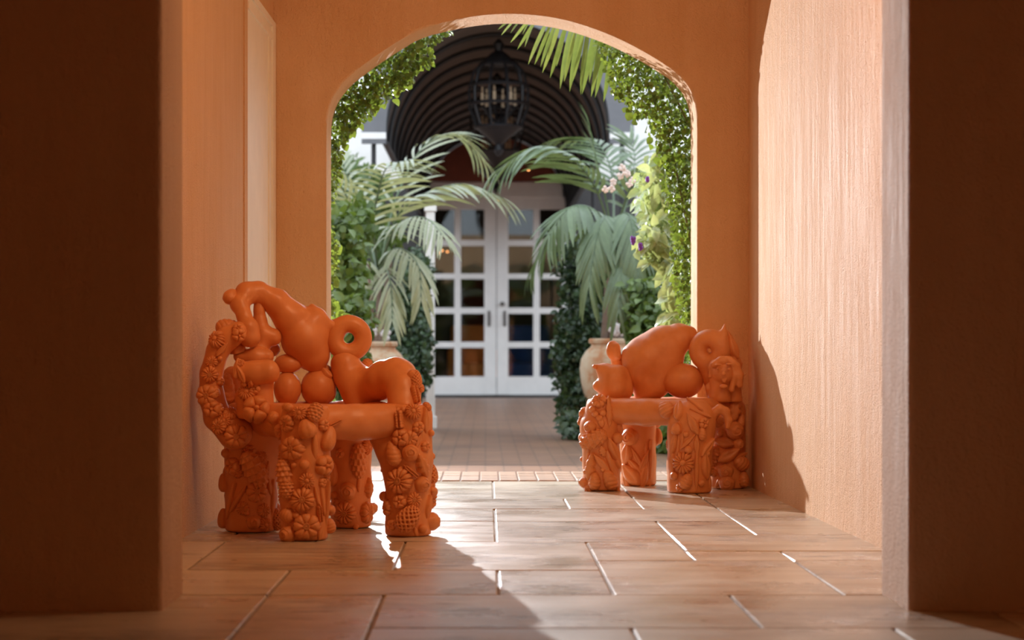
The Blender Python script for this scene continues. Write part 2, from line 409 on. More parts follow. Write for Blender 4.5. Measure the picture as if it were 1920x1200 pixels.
for (x0, x1, y0, y1) in slabs:
    g = .0032; j = random.uniform(-.0012, .0012)
    b = MB(); b.box(-(x1-x0)/2+g, (x1-x0)/2-g, -(y1-y0)/2+g, (y1-y0)/2-g, -.03, 0, bev=.0045, seg=2)
    # worn, slightly wavy upper arris
    for v in b.bm.verts: v.co += Vector((random.uniform(-.0012,.0012), random.uniform(-.0012,.0012), 0))
    o = b.build('floor_tile', M['tile'], floor); o.location = ((x0+x1)/2, (y0+y1)/2, j)

# courtyard ground, then a border of bricks at the threshold
ground = solid('ground', [(-6, 6.5, 10.36, 34, -.14, -.002)], M['paver'])
bw, bd = .094, .19
bme = None
for r in range(4):
    for c in range(-12, 15):
        if bme is None:
            b = MB(); b.box(-bw/2+.003, bw/2-.003, -bd/2+.003, bd/2-.003, -.03, 0, bev=.004, seg=1); o = b.build('brick', M['brick'], ground); bme = o.data
        else: o = link('brick', bme, None, ground)
        o.location = (.02+c*bw, 10.36+bd*(r+.5), .004+random.uniform(-.001,.001))

# far facade of the courtyard, white stucco with the doorway
FY = 28.4
DX0, DX1, DH = at(796,745,FY).x, at(1066,745,FY).x, 2.66
solid('wall_far', [(-7, DX0, FY, FY+.3, -.05, 5.2), (DX1, 7.5, FY, FY+.3, -.05, 5.2), (DX0, DX1, FY, FY+.3, DH+.16, 5.2)], M['white_wall'])
solid('wall_courtyard_left', [(-6.2, -6.0, ZARCH+.3, FY, -.05, 3.4)], M['white_wall'])
solid('wall_courtyard_right', [(6.4, 6.6, ZARCH+.3, FY, -.05, 3.4)], M['white_wall'])
solid('wall_far_dark_panel', [(-1.62, DX0, FY-.04, FY+.02, 0, 2.9), (DX1, 2.0, FY-.04, FY+.02, 0, 2.9)], M['dark_facade'])  # thin dark panels standing on the white facade beside the doors
# dim room behind the doors
solid('wall_interior', [(-3, 3.4, 34.0, 34.2, -.1, 3.6), (-3.2, -3, FY+.3, 34.2, -.1, 3.6), (3.4, 3.6, FY+.3, 34.2, -.1, 3.6)], M['interior'])
solid('ceiling_interior', [(-3.2, 3.6, FY+.3, 34.2, 3.5, 3.6)], M['interior'])
solid('floor_interior', [(-3.2, 3.6, FY+.02, 34.2, -.1, .004)], M['interior_floor'])
lamp('interior_lamp', 'POINT', (.1, 30.6, 2.9), 7, (1, .72, .45), shadow_soft_size=.2)

# french doors
cx = at(931, 745, FY).x
solid('trim_1', [(DX0-.0, DX0+.09, FY-.03, FY+.1, 0, DH+.2), (DX1-.09, DX1, FY-.03, FY+.1, 0, DH+.2), (DX0, DX1, FY-.03, FY+.1, DH, DH+.2)], M['door_white'], bev=.006)
solid('trim_2', [(DX0, DX1, FY-.06, FY+.25, -.0, .035)], M['iron'])
def zpx(y): return at(931, y, FY).z
cols = {1: [(812,852),(864,908)], -1: [(953,1000),(1012,1052)]}
rows_ = [(393,450),(461,513),(523,577),(588,641),(652,706)]
for idx, s in ((2, 1), (3, -1)):
    dr = empty('door_%d' % idx, (cx, FY, 0), kind='structure')
    x0, x1 = (DX0+.09, cx-.004) if s == 1 else (cx+.004, DX1-.09)
    cs = [(at(a,0,FY).x, at(c,0,FY).x) for a, c in cols[s]]; rs = [(zpx(c), zpx(a)) for a, c in rows_]
    y0, y1 = FY+.0, FY+.05
    def part(name, q, m, bev=0):
        b = MB(); b.box(*q, bev=bev); o = b.build(name, m, dr); o.matrix_parent_inverse = Matrix.Translation((-cx, -FY, 0)); return o
    part('stile', (x0, cs[0][0], y0, y1, .035, DH), M['door_white'], .004); part('stile', (cs[1][1], x1, y0, y1, .035, DH), M['door_white'], .004)
    part('bottom_rail', (cs[0][0], cs[1][1], y0, y1, .035, rs[-1][0]), M['door_white']); part('top_rail', (cs[0][0], cs[1][1], y0, y1, rs[0][1], DH), M['door_white'])
    part('muntin', (cs[0][1], cs[1][0], y0+.005, y1-.005, rs[-1][0], rs[0][1]), M['door_white'])
    for (za, zb), (zc, zd) in zip(rs, rs[1:]):
        for c in cs: part('muntin', (c[0], c[1], y0+.005, y1-.005, zd, za), M['door_white'])
    for c in cs:
        for r in rs: part('pane', (c[0]-.005, c[1]+.005, y0+.022, y0+.028, r[0]-.005, r[1]+.005), M['glass'])
    hx = at(917 if s == 1 else 946, 597, FY).x
    part('handle_plate', (hx-.018, hx+.018, y0-.012, y0, zpx(612), zpx(583)), M['steel'], .004)
    b = MB(); b.tube([(hx, y0-.01, zpx(590)), (hx, y0-.06, zpx(590)), (hx, y0-.06, zpx(606)), (hx, y0-.01, zpx(606))], .009, 8)
    o = b.build('handle', M['steel'], dr, smooth=True); o.matrix_parent_inverse = Matrix.Translation((-cx, -FY, 0))
    if s == -1:
        b = MB(); b.tube([(hx-.03, y0+.01, zpx(570)), (hx-.03, y0-.03, zpx(570))], .03, 12); o = b.build('lock', M['steel'], dr, smooth=True); o.matrix_parent_inverse = Matrix.Translation((-cx, -FY, 0))

# seats seen dimly through the panes
def armchair(name, x, y, mt, label):
    t = empty(name, (x, y, 0), label=label, cat='armchair')
    MB().box(-.32, .32, -.3, .3, .22, .45, bev=.04).build('seat', mt, t, smooth=True)
    MB().box(-.32, .32, .2, .34, .40, .98, bev=.05).build('backrest', mt, t, smooth=True)
    for s in (-1, 1):
        MB().box(s*.30-.06, s*.30+.06, -.3, .3, .25, .64, bev=.04).build('armrest', mt, t, smooth=True)
        for q in (-1, 1): MB().tube([(s*.3, q*.26, .004), (s*.28, q*.24, .26)], [.018, .025], 8).build('leg', M['trunk'], t)
    return t
armchair('armchair', at(887, 700, 29.9).x, 29.9, M['orange_seat'], 'orange armchair seen through the left glazed door')
armchair('armchair', at(990, 700, 29.9).x, 29.9, M['blue_seat'], 'dark blue armchair seen through the right glazed door')

# ================================================================== SCULPTED CHAIRS
# clay bodies are blended signed distance fields, meshed with surface nets
def s_chain(pts):
    """round-cone chain: [(Vector, r), ...]"""
    segs = list(zip(pts, pts[1:])) if len(pts) > 1 else [(pts[0], pts[0])]
    def f(P, k=.012):
        out = None
        for (a, ra), (b, rb) in segs:
            a_ = np.array(a, np.float32); b_ = np.array(b, np.float32); ab = b_-a_; L = float(ab@ab)
            t = np.clip(((P-a_)@ab)/L, 0, 1) if L > 1e-9 else np.zeros(len(P), np.float32)
            t = t*t*(3-2*t)*.5+t*.5
            d = np.linalg.norm(P-(a_+t[:, None]*ab), axis=1)-(ra+(rb-ra)*t)
            out = d if out is None else smin(out, d, k)
        return out
    f.bb = (np.min([np.array(p)-r for p, r in pts], 0), np.max([np.array(p)+r for p, r in pts], 0)); return f
def s_ell(c, rad):
    c_ = np.array(c, np.float32); r_ = np.array(rad, np.float32)
    def f(P, k=0):
        q = (P-c_)/r_; l = np.linalg.norm(q, axis=1); g = np.linalg.norm(q/r_, axis=1)
        return l*(l-1)/np.maximum(g, 1e-6)
    f.bb = (c_-r_, c_+r_); return f
def s_torus(c, nrm, R, r):
    c_ = np.array(c, np.float32); n_ = np.array(Vector(nrm).normalized(), np.float32)
    def f(P, k=0):
        q = P-c_; h = q@n_; rad = np.sqrt(np.maximum((q*q).sum(1)-h*h, 0))
        return np.sqrt((rad-R)**2+h*h)-r
    f.bb = (c_-(R+r), c_+(R+r)); return f
def smin(a, b, k):
    if k <= 0: return np.minimum(a, b)
    h = np.clip(.5+.5*(b-a)/k, 0, 1)
    return b*(1-h)+a*h-k*h*(1-h)
def mesh_sdf(name, prims, k=.02, res=.0055, zmin=None, zmax=None, wob=.0012):
    lo = np.min([p.bb[0] for p in prims], 0)-.02; hi = np.max([p.bb[1] for p in prims], 0)+.02
    if zmin is not None: lo[2] = max(lo[2], zmin-2*res)
    if zmax is not None: hi[2] = min(hi[2], zmax+3*res)
    nx, ny, nz = [int(math.ceil(v/res))+1 for v in (hi-lo)]
    g = np.stack(np.meshgrid(np.arange(nx), np.arange(ny), np.arange(nz), indexing='ij'), -1).reshape(-1, 3).astype(np.float32)*res+lo.astype(np.float32)
    D = None
    for p in prims:
        d = p(g); D = d if D is None else smin(D, d, k)
    if wob: D = D+wob*np.sin(g[:, 0]*61+1.3*np.sin(g[:, 2]*37))*np.sin(g[:, 2]*47+g[:, 1]*53)
    if zmin is not None: D = -smin(-D, g[:, 2]-zmin, .008)
    if zmax is not None: D = -smin(-D, zmax-g[:, 2], .012)
    D = D.reshape(nx, ny, nz)
    S = D < 0
    cidx = np.zeros((nx-1, ny-1, nz-1), np.int32)
    cnt = np.zeros(cidx.shape, np.float32); acc = np.zeros(cidx.shape+(3,), np.float32)
    offs = [(i, j, l) for i in (0, 1) for j in (0, 1) for l in (0, 1)]
    sl = lambda o: tuple(slice(a, s-1+a) for a, s in zip(o, (nx, ny, nz)))
    for o in offs:
        for ax in range(3):
            if o[ax]: continue
            o2 = list(o); o2[ax] = 1
            a, b = D[sl(o)], D[sl(o2)]; m = (a < 0) != (b < 0)
            t = np.where(m, a/np.where(m, a-b, 1), 0)
            cnt += m
            for q in range(3): acc[..., q] += np.where(m, (o[q]+t if q == ax else o[q]), 0)
    act = cnt > 0
    ids = -np.ones(act.shape, np.int64); ids[act] = np.arange(act.sum())
    base = np.stack(np.nonzero(act), -1).astype(np.float32)
    V = (base+acc[act]/cnt[act][:, None])*res+lo
    Q = []
    for ax in range(3):
        u, v = (ax+1) % 3, (ax+2) % 3
        a = S.take(range(0, S.shape[ax]-1), ax); b = S.take(range(1, S.shape[ax]), ax)
        for val, flip in ((a & ~b, False), (~a & b, True)):
            i = np.stack(np.nonzero(val), -1)
            i = i[(i[:, u] > 0) & (i[:, v] > 0) & (i[:, u] < S.shape[u]-1) & (i[:, v] < S.shape[v]-1)]
            if not len(i): continue
            def cell(du, dv):
                c = i.copy(); c[:, u] += du; c[:, v] += dv; return ids[c[:, 0], c[:, 1], c[:, 2]]
            q = np.stack([cell(-1, -1), cell(0, -1), cell(0, 0), cell(-1, 0)], -1)
            Q.append(q[:, ::-1] if flip else q)
    Q = np.concatenate(Q); Q = Q[(Q >= 0).all(1)]
    # one pass of smoothing takes the grid out of the surface
    for _ in range(2):
        s = np.zeros_like(V); c = np.zeros(len(V))
        for a in range(4):
            for bq in (1, 3):
                np.add.at(s, Q[:, a], V[Q[:, (a+bq) % 4]]); np.add.at(c, Q[:, a], 1)
        V = V+.5*(s/np.maximum(c, 1)[:, None]-V)
    return np_mesh(name, V, Q)

# ---- relief ornaments, unit half length 1 along Y, facing +Z
def grid_quads(n, m, off=0):
    return [(off+i*m+j, off+i*m+j+1, off+(i+1)*m+j+1, off+(i+1)*m+j) for i in range(n-1) for j in range(m-1)]
def orn_flower(n, width, notch=0, cup=.15, centre=.24, rings=True, seed=0):
    r = random.Random(seed); V = []; F = []
    U, W = 7, 7
    for k in range(n):
        a0 = 2*math.pi*k/n+r.uniform(-.06, .06); L = r.uniform(.90, 1.0); lift = r.uniform(-.02, .05)
        off = len(V)
        for i in range(U):
            u = i/(U-1); rad = .12+(L-.12)*u
            prof = (math.sin(math.pi*min(1, .16+.62*u))**.8)*math.sqrt(max(0, 1-max(0, (u-.72)/.285)**2))
            hw = width*(math.pi/n)*prof*(.35+.65*u)*1.05
            for j in range(W):
                v = -1+2*j/(W-1)
                edge = abs(v) == 1 or i == U-1
                x = rad-(notch*.08*(1-abs(v)) if i == U-1 else 0); y = hw*v
                z = .20+cup*math.sin(math.pi*u)*.9+lift-.10*u*u+.055*math.cos(v*math.pi*1.0)-.05*math.exp(-(v*4)**2)*u
                if edge: z -= .05
                V.append((x*math.cos(a0)-y*math.sin(a0), x*math.sin(a0)+y*math.cos(a0), z))
        F += grid_quads(U, W, off)
        # skirt
        o2 = len(V); border = [off+j for j in range(W)]+[off+i*W+W-1 for i in range(1, U)]+[off+(U-1)*W+j for j in range(W-2, -1, -1)]+[off+i*W for i in range(U-2, 0, -1)]
        for q in border: V.append((V[q][0]*.97, V[q][1]*.97, -.35))
        nb = len(border)
        F += [(border[i], o2+i, o2+(i+1) % nb, border[(i+1) % nb]) for i in range(nb)]
    off = len(V); S = 20
    prof = [(centre*1.1, .0), (centre*1.05, .30), (centre*.82, .36), (centre*.70, .30), (centre*.52, .36), (centre*.40, .31), (centre*.2, .36), (.001, .37)] if rings else [(centre*1.1, 0), (centre, .28), (centre*.7, .40), (centre*.35, .45), (.001, .46)]
    for rr, z in prof:
        for s in range(S): V.append((rr*math.cos(2*math.pi*s/S), rr*math.sin(2*math.pi*s/S), z))
    for i in range(len(prof)-1):
        for s in range(S): F.append((off+i*S+s, off+i*S+(s+1) % S, off+(i+1)*S+(s+1) % S, off+(i+1)*S+s))
    return np_mesh('flower', V, F)
def orn_round(fn, nu=40, nv=56, name='bud'):
    """radial solid: fn(lat 0..1, lon 0..1) -> (radius in XZ, y, extra)"""
    V = []; F = []
    for i in range(nu):
        u = i/(nu-1)
        for j in range(nv):
            v = j/nv; rr, y = fn(u, v); a = 2*math.pi*v
            V.append((rr*math.cos(a), y, rr*math.sin(a)))
    for i in range(nu-1):
        for j in range(nv): F.append((i*nv+j, (i+1)*nv+j, (i+1)*nv+(j+1) % nv, i*nv+(j+1) % nv))
    return np_mesh(name, V, F)
def orn_cone(cols=9, rows=8, depth=.40):
    def fn(u, v):
        t = math.pi*u; y = -math.cos(t); env = math.sin(t)**.75*(1-.12*y)
        a = u*rows*1.0+v*cols; b = u*rows*1.0-v*cols
        d = (abs(math.sin(math.pi*a/1.0))*abs(math.sin(math.pi*b/1.0)))
        lat = (u*rows) % 1.0
        return env*(1-depth+depth*(min(1, (1-d)*1.5)))+.03*env*lat, y
    return orn_round(fn, 60, 84, 'pinecone')
def orn_scale(rows=9, cols=9):
    def fn(u, v):
        t = math.pi*u; y = -math.cos(t); env = math.sin(t)**.7
        k = u*rows; row = math.floor(k); fr = k-row
        c = (v*cols+.5*(row % 2)) % 1.0
        tip = 1-abs(2*c-1)
        sc_ = max(0, 1-((fr-.0)/max(.05, .35+.65*tip)))
        return env*(.76+.27*sc_*(.3+.7*tip)), y
    return orn_round(fn, 72, 90, 'pinecone')
def orn_bud(ridges=7, along=True):
    def fn(u, v):
        t = math.pi*u; y = -math.cos(t); env = math.sin(t)**.85*(1-.22*y)
        w_ = abs(math.sin(math.pi*ridges*(u+.04*math.sin(2*math.pi*v*2)))) if along else abs(math.sin(math.pi*ridges*v+u*1.5))
        return env*(.90+.10*w_**.6), y
    return orn_round(fn, 56, 48, 'bud')
def orn_rose():
    V = []; F = []; n, mq = 26, 48
    for i in range(n):
        r_ = i/(n-1)
        for j in range(mq):
            a = 2*math.pi*j/mq
            sp = (r_*2.7+j/mq+.05*math.sin(3*a)) % 1.0
            z = .75*math.sqrt(max(0, 1-r_*r_))-.02+.14*(1-sp)**1.5*math.sin(math.pi*min(1, r_*1.15+.05))
            if i == n-1: z = -.3
            V.append((r_*math.cos(a)*(1+.03*math.sin(5*a)), r_*math.sin(a)*(1+.03*math.sin(5*a)), z))
    for i in range(n-1):
        for j in range(mq): F.append((i*mq+j, (i+1)*mq+j, (i+1)*mq+(j+1) % mq, i*mq+(j+1) % mq))
    return np_mesh('rose', V, F)
def orn_leaf(tip=1.0, rib=.16, bend=.0, lob=0, name='leaf'):
    V = []; F = []; U, W = 17, 9
    for i in range(U):
        u = i/(U-1); y = -1+2*u
        hw = (math.sin(math.pi*u**.85)**tip)
        if lob: hw *= .62+.38*abs(math.sin(math.pi*lob*u))
        hw = max(hw, .03)
        for j in range(W):
            v = -1+2*j/(W-1)
            z = .34*(1-v*v*.85)*(.35+.65*math.sin(math.pi*u))-rib*math.exp(-(v*3.2)**2)*math.sin(math.pi*u)+.02
            if abs(v) == 1 or i in (0, U-1): z = min(z, .04)
            V.append((hw*v+bend*math.sin(math.pi*u), y, z))
    F += grid_quads(U, W)
    border = list(range(W))+[i*W+W-1 for i in range(1, U)]+[(U-1)*W+j for j in range(W-2, -1, -1)]+[i*W for i in range(U-2, 0, -1)]
    o2 = len(V)
    for q in border: V.append((V[q][0]*1.02, V[q][1], -.5))
    nb = len(border); F += [(border[i], o2+i, o2+(i+1) % nb, border[(i+1) % nb]) for i in range(nb)]
    return np_mesh(name, V, F)
def orn_wheat():
    b = MB()
    for k in range(6):
        y = -.75+.28*k
        for s in (-1, 1): b.ball((s*.45, y, .2), .42, 2, (.75, .62, .9))
    b.ball((0, .92, .2), .36, 2, (.7, .7, .9)); b.tube([(0, -1, .1), (0, .9, .2)], .2, 8)
    me = bpy.data.meshes.new('wheat_ear'); b.bm.to_mesh(me); b.bm.free()
    me.polygons.foreach_set('use_smooth', [True]*len(me.polygons)); return me
def orn_ball():
    b = MB(); b.ball((0,0,.15), 1, 3, (1,1,.95)); me = bpy.data.meshes.new('berry'); b.bm.to_mesh(me); b.bm.free()
    me.polygons.foreach_set('use_smooth', [True]*len(me.polygons)); return me
ORN = {   # mesh, name, depth factor
 'D': (orn_flower(13, .90, 1, seed=1), 'flower', 1), 'C': (orn_flower(8, .96, 1, seed=2), 'flower', .95), 'V': (orn_flower(5, .92, 0, .25, .2, False, 3), 'flower', 1.1),
 'E': (orn_flower(16, .86, 0, .2, .3, False, 4), 'flower', 1), 'P': (orn_scale(), 'pinecone', 0), 'Q': (orn_cone(), 'pinecone', 0),
 'B': (orn_bud(), 'bud', 0), 'K': (orn_bud(7, False), 'bud', 0), 'R': (orn_rose(), 'rose', 1.0), 'L': (orn_leaf(1.0), 'leaf', 2),
 'S': (orn_leaf(.55, .05, name='stem'), 'stem', 3), 'N': (orn_leaf(.9, .1, .0, 4), 'leaf', 2), 'W': (orn_wheat(), 'wheat_ear', 3), 'O': (orn_ball(), 'berry', 0)}
for me_, *_r in ORN.values():
    me_.materials.append(M['clay'])

def tree_of(objs):
    V = []; F = []; own = []
    for o in objs:
        me = o.data; k = len(V)
        co = np.empty(len(me.vertices)*3, np.float32); me.vertices.foreach_get('co', co)
        V += [Vector(c) for c in co.reshape(-1, 3)]
        for p in me.polygons: F.append([k+i for i in p.vertices]); own.append(o)
    return BVHTree.FromPolygons(V, F), own
def ornament(kind, loc, nrm, own, size, aspect, rot, sink=None):
    me, name, dm = ORN[kind]
    nrm = Vector(nrm).normalized()
    up = Vector((0,0,1))-nrm*nrm.z
    if up.length < .2: up = Vector((0,1,0))-nrm*nrm.y
    up.normalize(); rgt = up.cross(nrm)
    c, s = math.cos(math.radians(rot)), math.sin(math.radians(rot))
    u2 = up*c-rgt*s; r2 = up*s+rgt*c
    size *= 1.12; wd = size*aspect
    dz = {0: min(size, wd)*1.0, 1: size*1.15*dm, 2: wd*2.4, 3: max(wd*2.4, .008)}[0 if dm == 0 else (1 if dm in (1, .95, 1.1, 1.0) else dm)]
    sk = {0: .10, 1: .02, 2: .06, 3: .06}[0 if dm == 0 else (1 if dm < 2 else dm)] if sink is None else sink
    sk = .25*dz if dm == 0 else .08*dz
    o = bpy.data.objects.new(name, me); COL.objects.link(o)
    # columns: X right, Y up, Z outward
    R_ = Matrix((r2, u2, nrm)).transposed().to_4x4()
    mw = Matrix.Translation(loc+nrm*sk)
    o.matrix_world = mw @ R_ @ Matrix.Diagonal((wd, size, dz, 1))
    o.parent = own; o.matrix_parent_inverse = own.matrix_world.inverted()
    return o
def decorate(objs, spec, Yref):
    """spec rows: kind px py half_length_px [aspect] [rot] [Y]; the ray through that spot finds the clay surface"""
    bvh, own = tree_of(objs)
    for row in spec:
        kind, px, py, sz = row[:4]; asp = row[4] if len(row) > 4 else 1; rot = row[5] if len(row) > 5 else 0
        Yr = row[6] if len(row) > 6 else Yref
        org = Vector((0, 0, EYE)); dr = (at(px, py, 5)-org).normalized()
        loc, nrm, idx, _ = bvh.ray_cast(org, dr)
        if loc is None:
            loc, nrm, idx, _ = bvh.find_nearest(at(px, py, Yr))
        ornament(kind, loc, nrm, own[idx], sz*loc.y/FPX, asp, rot)
def scatter_back(objs, n, seed):
    """relief on the sides turned away from the hall opening"""
    r = random.Random(seed)
    for o in objs:
        bvh, own = tree_of([o])
        xs = [v.co for v in o.data.vertices]; cx_ = sum(v.x for v in xs)/len(xs); cy_ = sum(v.y for v in xs)/len(xs); zt = max(v.z for v in xs)
        for k in range(n):
            a = math.radians(r.uniform(15, 165)); z = .05+(zt-.10)*(k+.5)/n
            p = Vector((cx_+.4*math.cos(a), cy_+.4*math.sin(a), z))
            loc, nrm, idx, _ = bvh.ray_cast(p, (Vector((cx_, cy_, z))-p).normalized())
            if loc is None: continue
            kd = r.choice('DCVERBKLPQO'); s = {'O': .012, 'L': .036, 'P': .035, 'Q': .035, 'B': .026, 'K': .026}.get(kd, r.uniform(.022, .038))
            ornament(kd, loc, nrm, own[idx], s, {'L': .42, 'P': .62, 'Q': .65, 'B': .7, 'K': .7}.get(kd, 1), r.uniform(-60, 60))

def ch(Y, *pts):
    """chain of (px, py, radius_px[, Y])"""
    return s_chain([(at(p[0], p[1], p[3] if len(p) > 3 else Y), p[2]*(p[3] if len(p) > 3 else Y)/FPX) for p in pts])
def el(Y, px, py, rx_, rz_, ry_=None):
    k = Y/FPX; return s_ell(at(px, py, Y), (rx_*k, (ry_ or (rx_+rz_)/2)*k, rz_*k))
def tor(Y, px, py, R, r, nrm): k = Y/FPX; return s_torus(at(px, py, Y), nrm, R*k, r*k)
def clay(name, prims, parent, **kw):
    me = mesh_sdf(name, prims, **kw); return link(name, me, M['clay'], parent)

def seat_prims(A, B, C, D, z, r):
    """A back left, B front left, C back right, D front right, as (x, y)"""
    P = lambda q: Vector((q[0], q[1], z))
    pr = [s_chain([(P(B), r), ((P(B)+P(D))/2+Vector((0,0,-.004)), r*1.06), (P(D), r)]), s_chain([(P(A), r), (P(B), r)]), s_chain([(P(C), r), (P(D), r)]), s_chain([(P(A), r), (P(C), r)])]
    for t in (.25, .5, .75):
        a = P(A).lerp(P(B), t); c = P(C).lerp(P(D), t); pr.append(s_chain([(a, r*.85), (c, r*.85)]))
    return pr

# ---------------------------------------------------------------- left chair
chL = empty('ceramic_chair', at(620, 1004, 7.4)*1, label='larger terracotta chair with a ring-shaped loop and tall arched back, by the left wall', cat='chair')
chL.location.z = 0; bpy.context.view_layer.update()
def keep(o, t): o.matrix_parent_inverse = t.matrix_world.inverted(); return o
def clayL(name, prims, **kw): return keep(clay(name, prims, chL, **kw), chL)
YA, YB, YC, YD = 7.51, 7.17, 7.67, 7.33
kw = dict(zmin=.002, zmax=.452, k=.03)
legA = clayL('leg', [ch(YA, (471,1030,50), (471,930,48), (472,860,50), (478,790,58)), ch(YA, (512,812,38), (484,880,30))], **kw)
legB = clayL('leg', [ch(YB, (570,1040,45), (571,940,45), (573,860,46), (574,780,46))], **kw)
legC = clayL('leg', [ch(YC, (658,1020,38), (658,900,38), (657,800,42)), ch(YC, (640,830,24), (646,880,20))], **kw)
legD = clayL('leg', [ch(YD, (764,1030,44), (766,940,42), (767,860,44), (766,780,45)), ch(YD, (716,815,26), (744,870,28), (756,910,26))], **kw)
cA, cB, cC, cD = [(at(x, 0, y).x, y) for x, y in ((476,YA), (572,YB), (658,YC), (764,YD))]
seatL = clayL('seat', seat_prims(cA, cB, cC, cD, .398, .060), k=.03, zmax=.458, res=.006)
bpy.context.view_layer.update()
# flowered arm at the far left
armL = clayL('armrest', [ch(7.4, (440,810,34), (408,783,25), (396,740,24), (396,700,21), (408,658,21), (428,634,22), (446,622,20))], k=.02)
# drooping figure: bulb, arched neck, long torso
figL = clayL('figure', [ch(7.5, (468,630,20,7.42), (466,614,18,7.42), (458,592,13.5,7.43), (450,570,17.5,7.45), (462,549,20,7.48), (486,548,20,7.5), (518,567,25,7.52), (546,598,32,7.54), (571,635,44,7.56), (586,664,33,7.57), (594,684,16,7.57)),
                        ch(7.56, (552,604,24), (590,602,25), (600,626,18)), ch(7.56, (586,588,14), (585,574,6)), ch(7.56, (568,594,13), (567,580,7)),
                        ch(7.42, (468,630,19), (474,618,9)), ch(7.56, (604,606,12), (622,610,9))], k=.016)
colL = clayL('column', [ch(7.5, (486,556,10), (486,582,10), (488,604,13), (492,628,19), (511,632,17)), ch(7.5, (492,628,18), (486,662,19)), ch(7.45, (450,668,13), (480,670,19), (500,668,14))], k=.014)
lobeL = clayL('lobe', [ch(7.32, (458,697,20), (478,699,23), (502,697,23))], k=.02)
postL = clayL('post', [ch(7.36, (490,715,24), (488,745,24), (486,775,34)), ch(7.36, (462,745,22), (470,772,26))], k=.025, zmin=.40)
ovalL = clayL('knob', [el(7.55, 540, 682, 27, 18.5)], wob=0)
jarL = clayL('knob', [el(7.55, 539, 729, 26, 33)], wob=.0005, zmin=.43)
ballL = clayL('knob', [el(7.58, 597, 727, 33.5, 36), el(7.58, 618, 736, 12, 16)], k=.01, wob=.0005, zmin=.43)
ringL = clayL('ring', [tor(7.58, 654, 634, 27, 17, (.12, -1, .05)), ch(7.6, (624,612,13), (634,625,13))], k=.02, wob=.0006)
haunchL = clayL('haunch', [ch(7.58, (648,682,28), (653,702,30), (672,718,33), (698,722,32,7.53), (722,712,36,7.48), (744,708,37,7.44), (757,728,33,7.38), (759,765,31,7.34)), ch(7.55, (662,722,28), (676,765,25))], k=.018, zmin=.44)
sproutL = clayL('petal', [ch(7.75, (690,690,10), (688,720,14))], k=.01)
bulgeL = clayL('bulge', [ch(7.6, (436,706,20), (440,740,22), (452,770,24))], k=.02, zmin=.43)
ballbackL = clayL('knob', [el(7.6, 512, 655, 14, 14)], wob=0)
bpy.context.view_layer.update()

decorate([legB, seatL], [
 ('C',539,794,17), ('B',540,765,13,.62,80), ('E',562,775,14), ('P',589,774,17,.85,-25), ('K',575,804,17,.95,20), ('V',606,797,11), ('B',516,783,13,.8,60), ('W',629,793,12,.3,-65),
 ('C',549,841,23), ('S',590,836,24,.24,4), ('K',612,822,22,.62,-20), ('V',607,872,19), ('O',571,871,9), ('P',537,888,26,.62,5), ('P',541,918,17,.9,0), ('E',575,901,15),
 ('D',567,937,23), ('S',604,930,34,.12,8), ('S',613,950,44,.11,4), ('S',597,945,30,.12,16), ('W',597,962,16,.34,12), ('B',540,966,14,.9,90), ('C',574,987,25), ('R',540,1002,15), ('B',623,957,11,.8,80), ('B',622,986,13,.8,10),
 ('V',604,905,9), ('O',556,966,6), ('L',600,1000,12,.45,-15), ('E',612,896,9), ('O',552,872,5)], YB)
decorate([legA, seatL, armL, postL, bulgeL], [
 ('C',442,817,22), ('D',411,800,16), ('P',476,878,34,.62,28), ('E',490,857,11), ('L',500,884,18,.3,-5), ('V',438,874,16), ('S',432,940,34,.16,-22), ('S',446,936,28,.17,-35),
 ('C',481,922,20), ('D',455,953,13), ('R',475,980,12), ('D',494,957,13), ('E',496,984,13), ('Q',516,974,19,.5,5), ('S',511,938,36,.13,3), ('K',420,905,16,.6,0), ('K',416,972,17,.6,0), ('E',460,842,9),
 ('D',431,776,15), ('E',446,886,11), ('L',505,912,16,.3,12), ('O',463,962,5), ('V',445,1000,9), ('V',470,845,10), ('R',425,850,9),
 ('E',407,637,17), ('D',397,679,12), ('D',393,702,16), ('C',388,741,20), ('V',398,767,16), ('E',420,790,13), ('C',405,768,14), ('L',416,655,16,.35,-40), ('O',412,672,5), ('V',412,715,9), ('B',404,735,10,.7,10)], 7.5)
decorate([colL, lobeL, postL, armL, figL], [
 ('V',448,628,13), ('R',446,656,14), ('L',444,690,18,.35,10), ('L',452,702,16,.35,20), ('E',463,736,17), ('V',478,729,11), ('V',481,768,25), ('K',428,551,15,.8,40), ('B',424,603,20,.72,75), ('V',446,617,10), ('E',450,682,9),
 ('O',458,717,6), ('L',470,720,10,.5,-30)], 7.45)
decorate([legC], [('P',671,864,30,.5,4), ('S',673,905,16,.25,0), ('E',687,838,14), ('K',626,888,22,.5,0), ('R',652,921,15), ('D',647,962,21), ('C',687,961,20,.75), ('K',706,952,12,.8,75), ('N',690,915,18,.55,5), ('V',637,850,9), ('O',628,928,7), ('O',667,987,5), ('D',630,945,10)], YC)
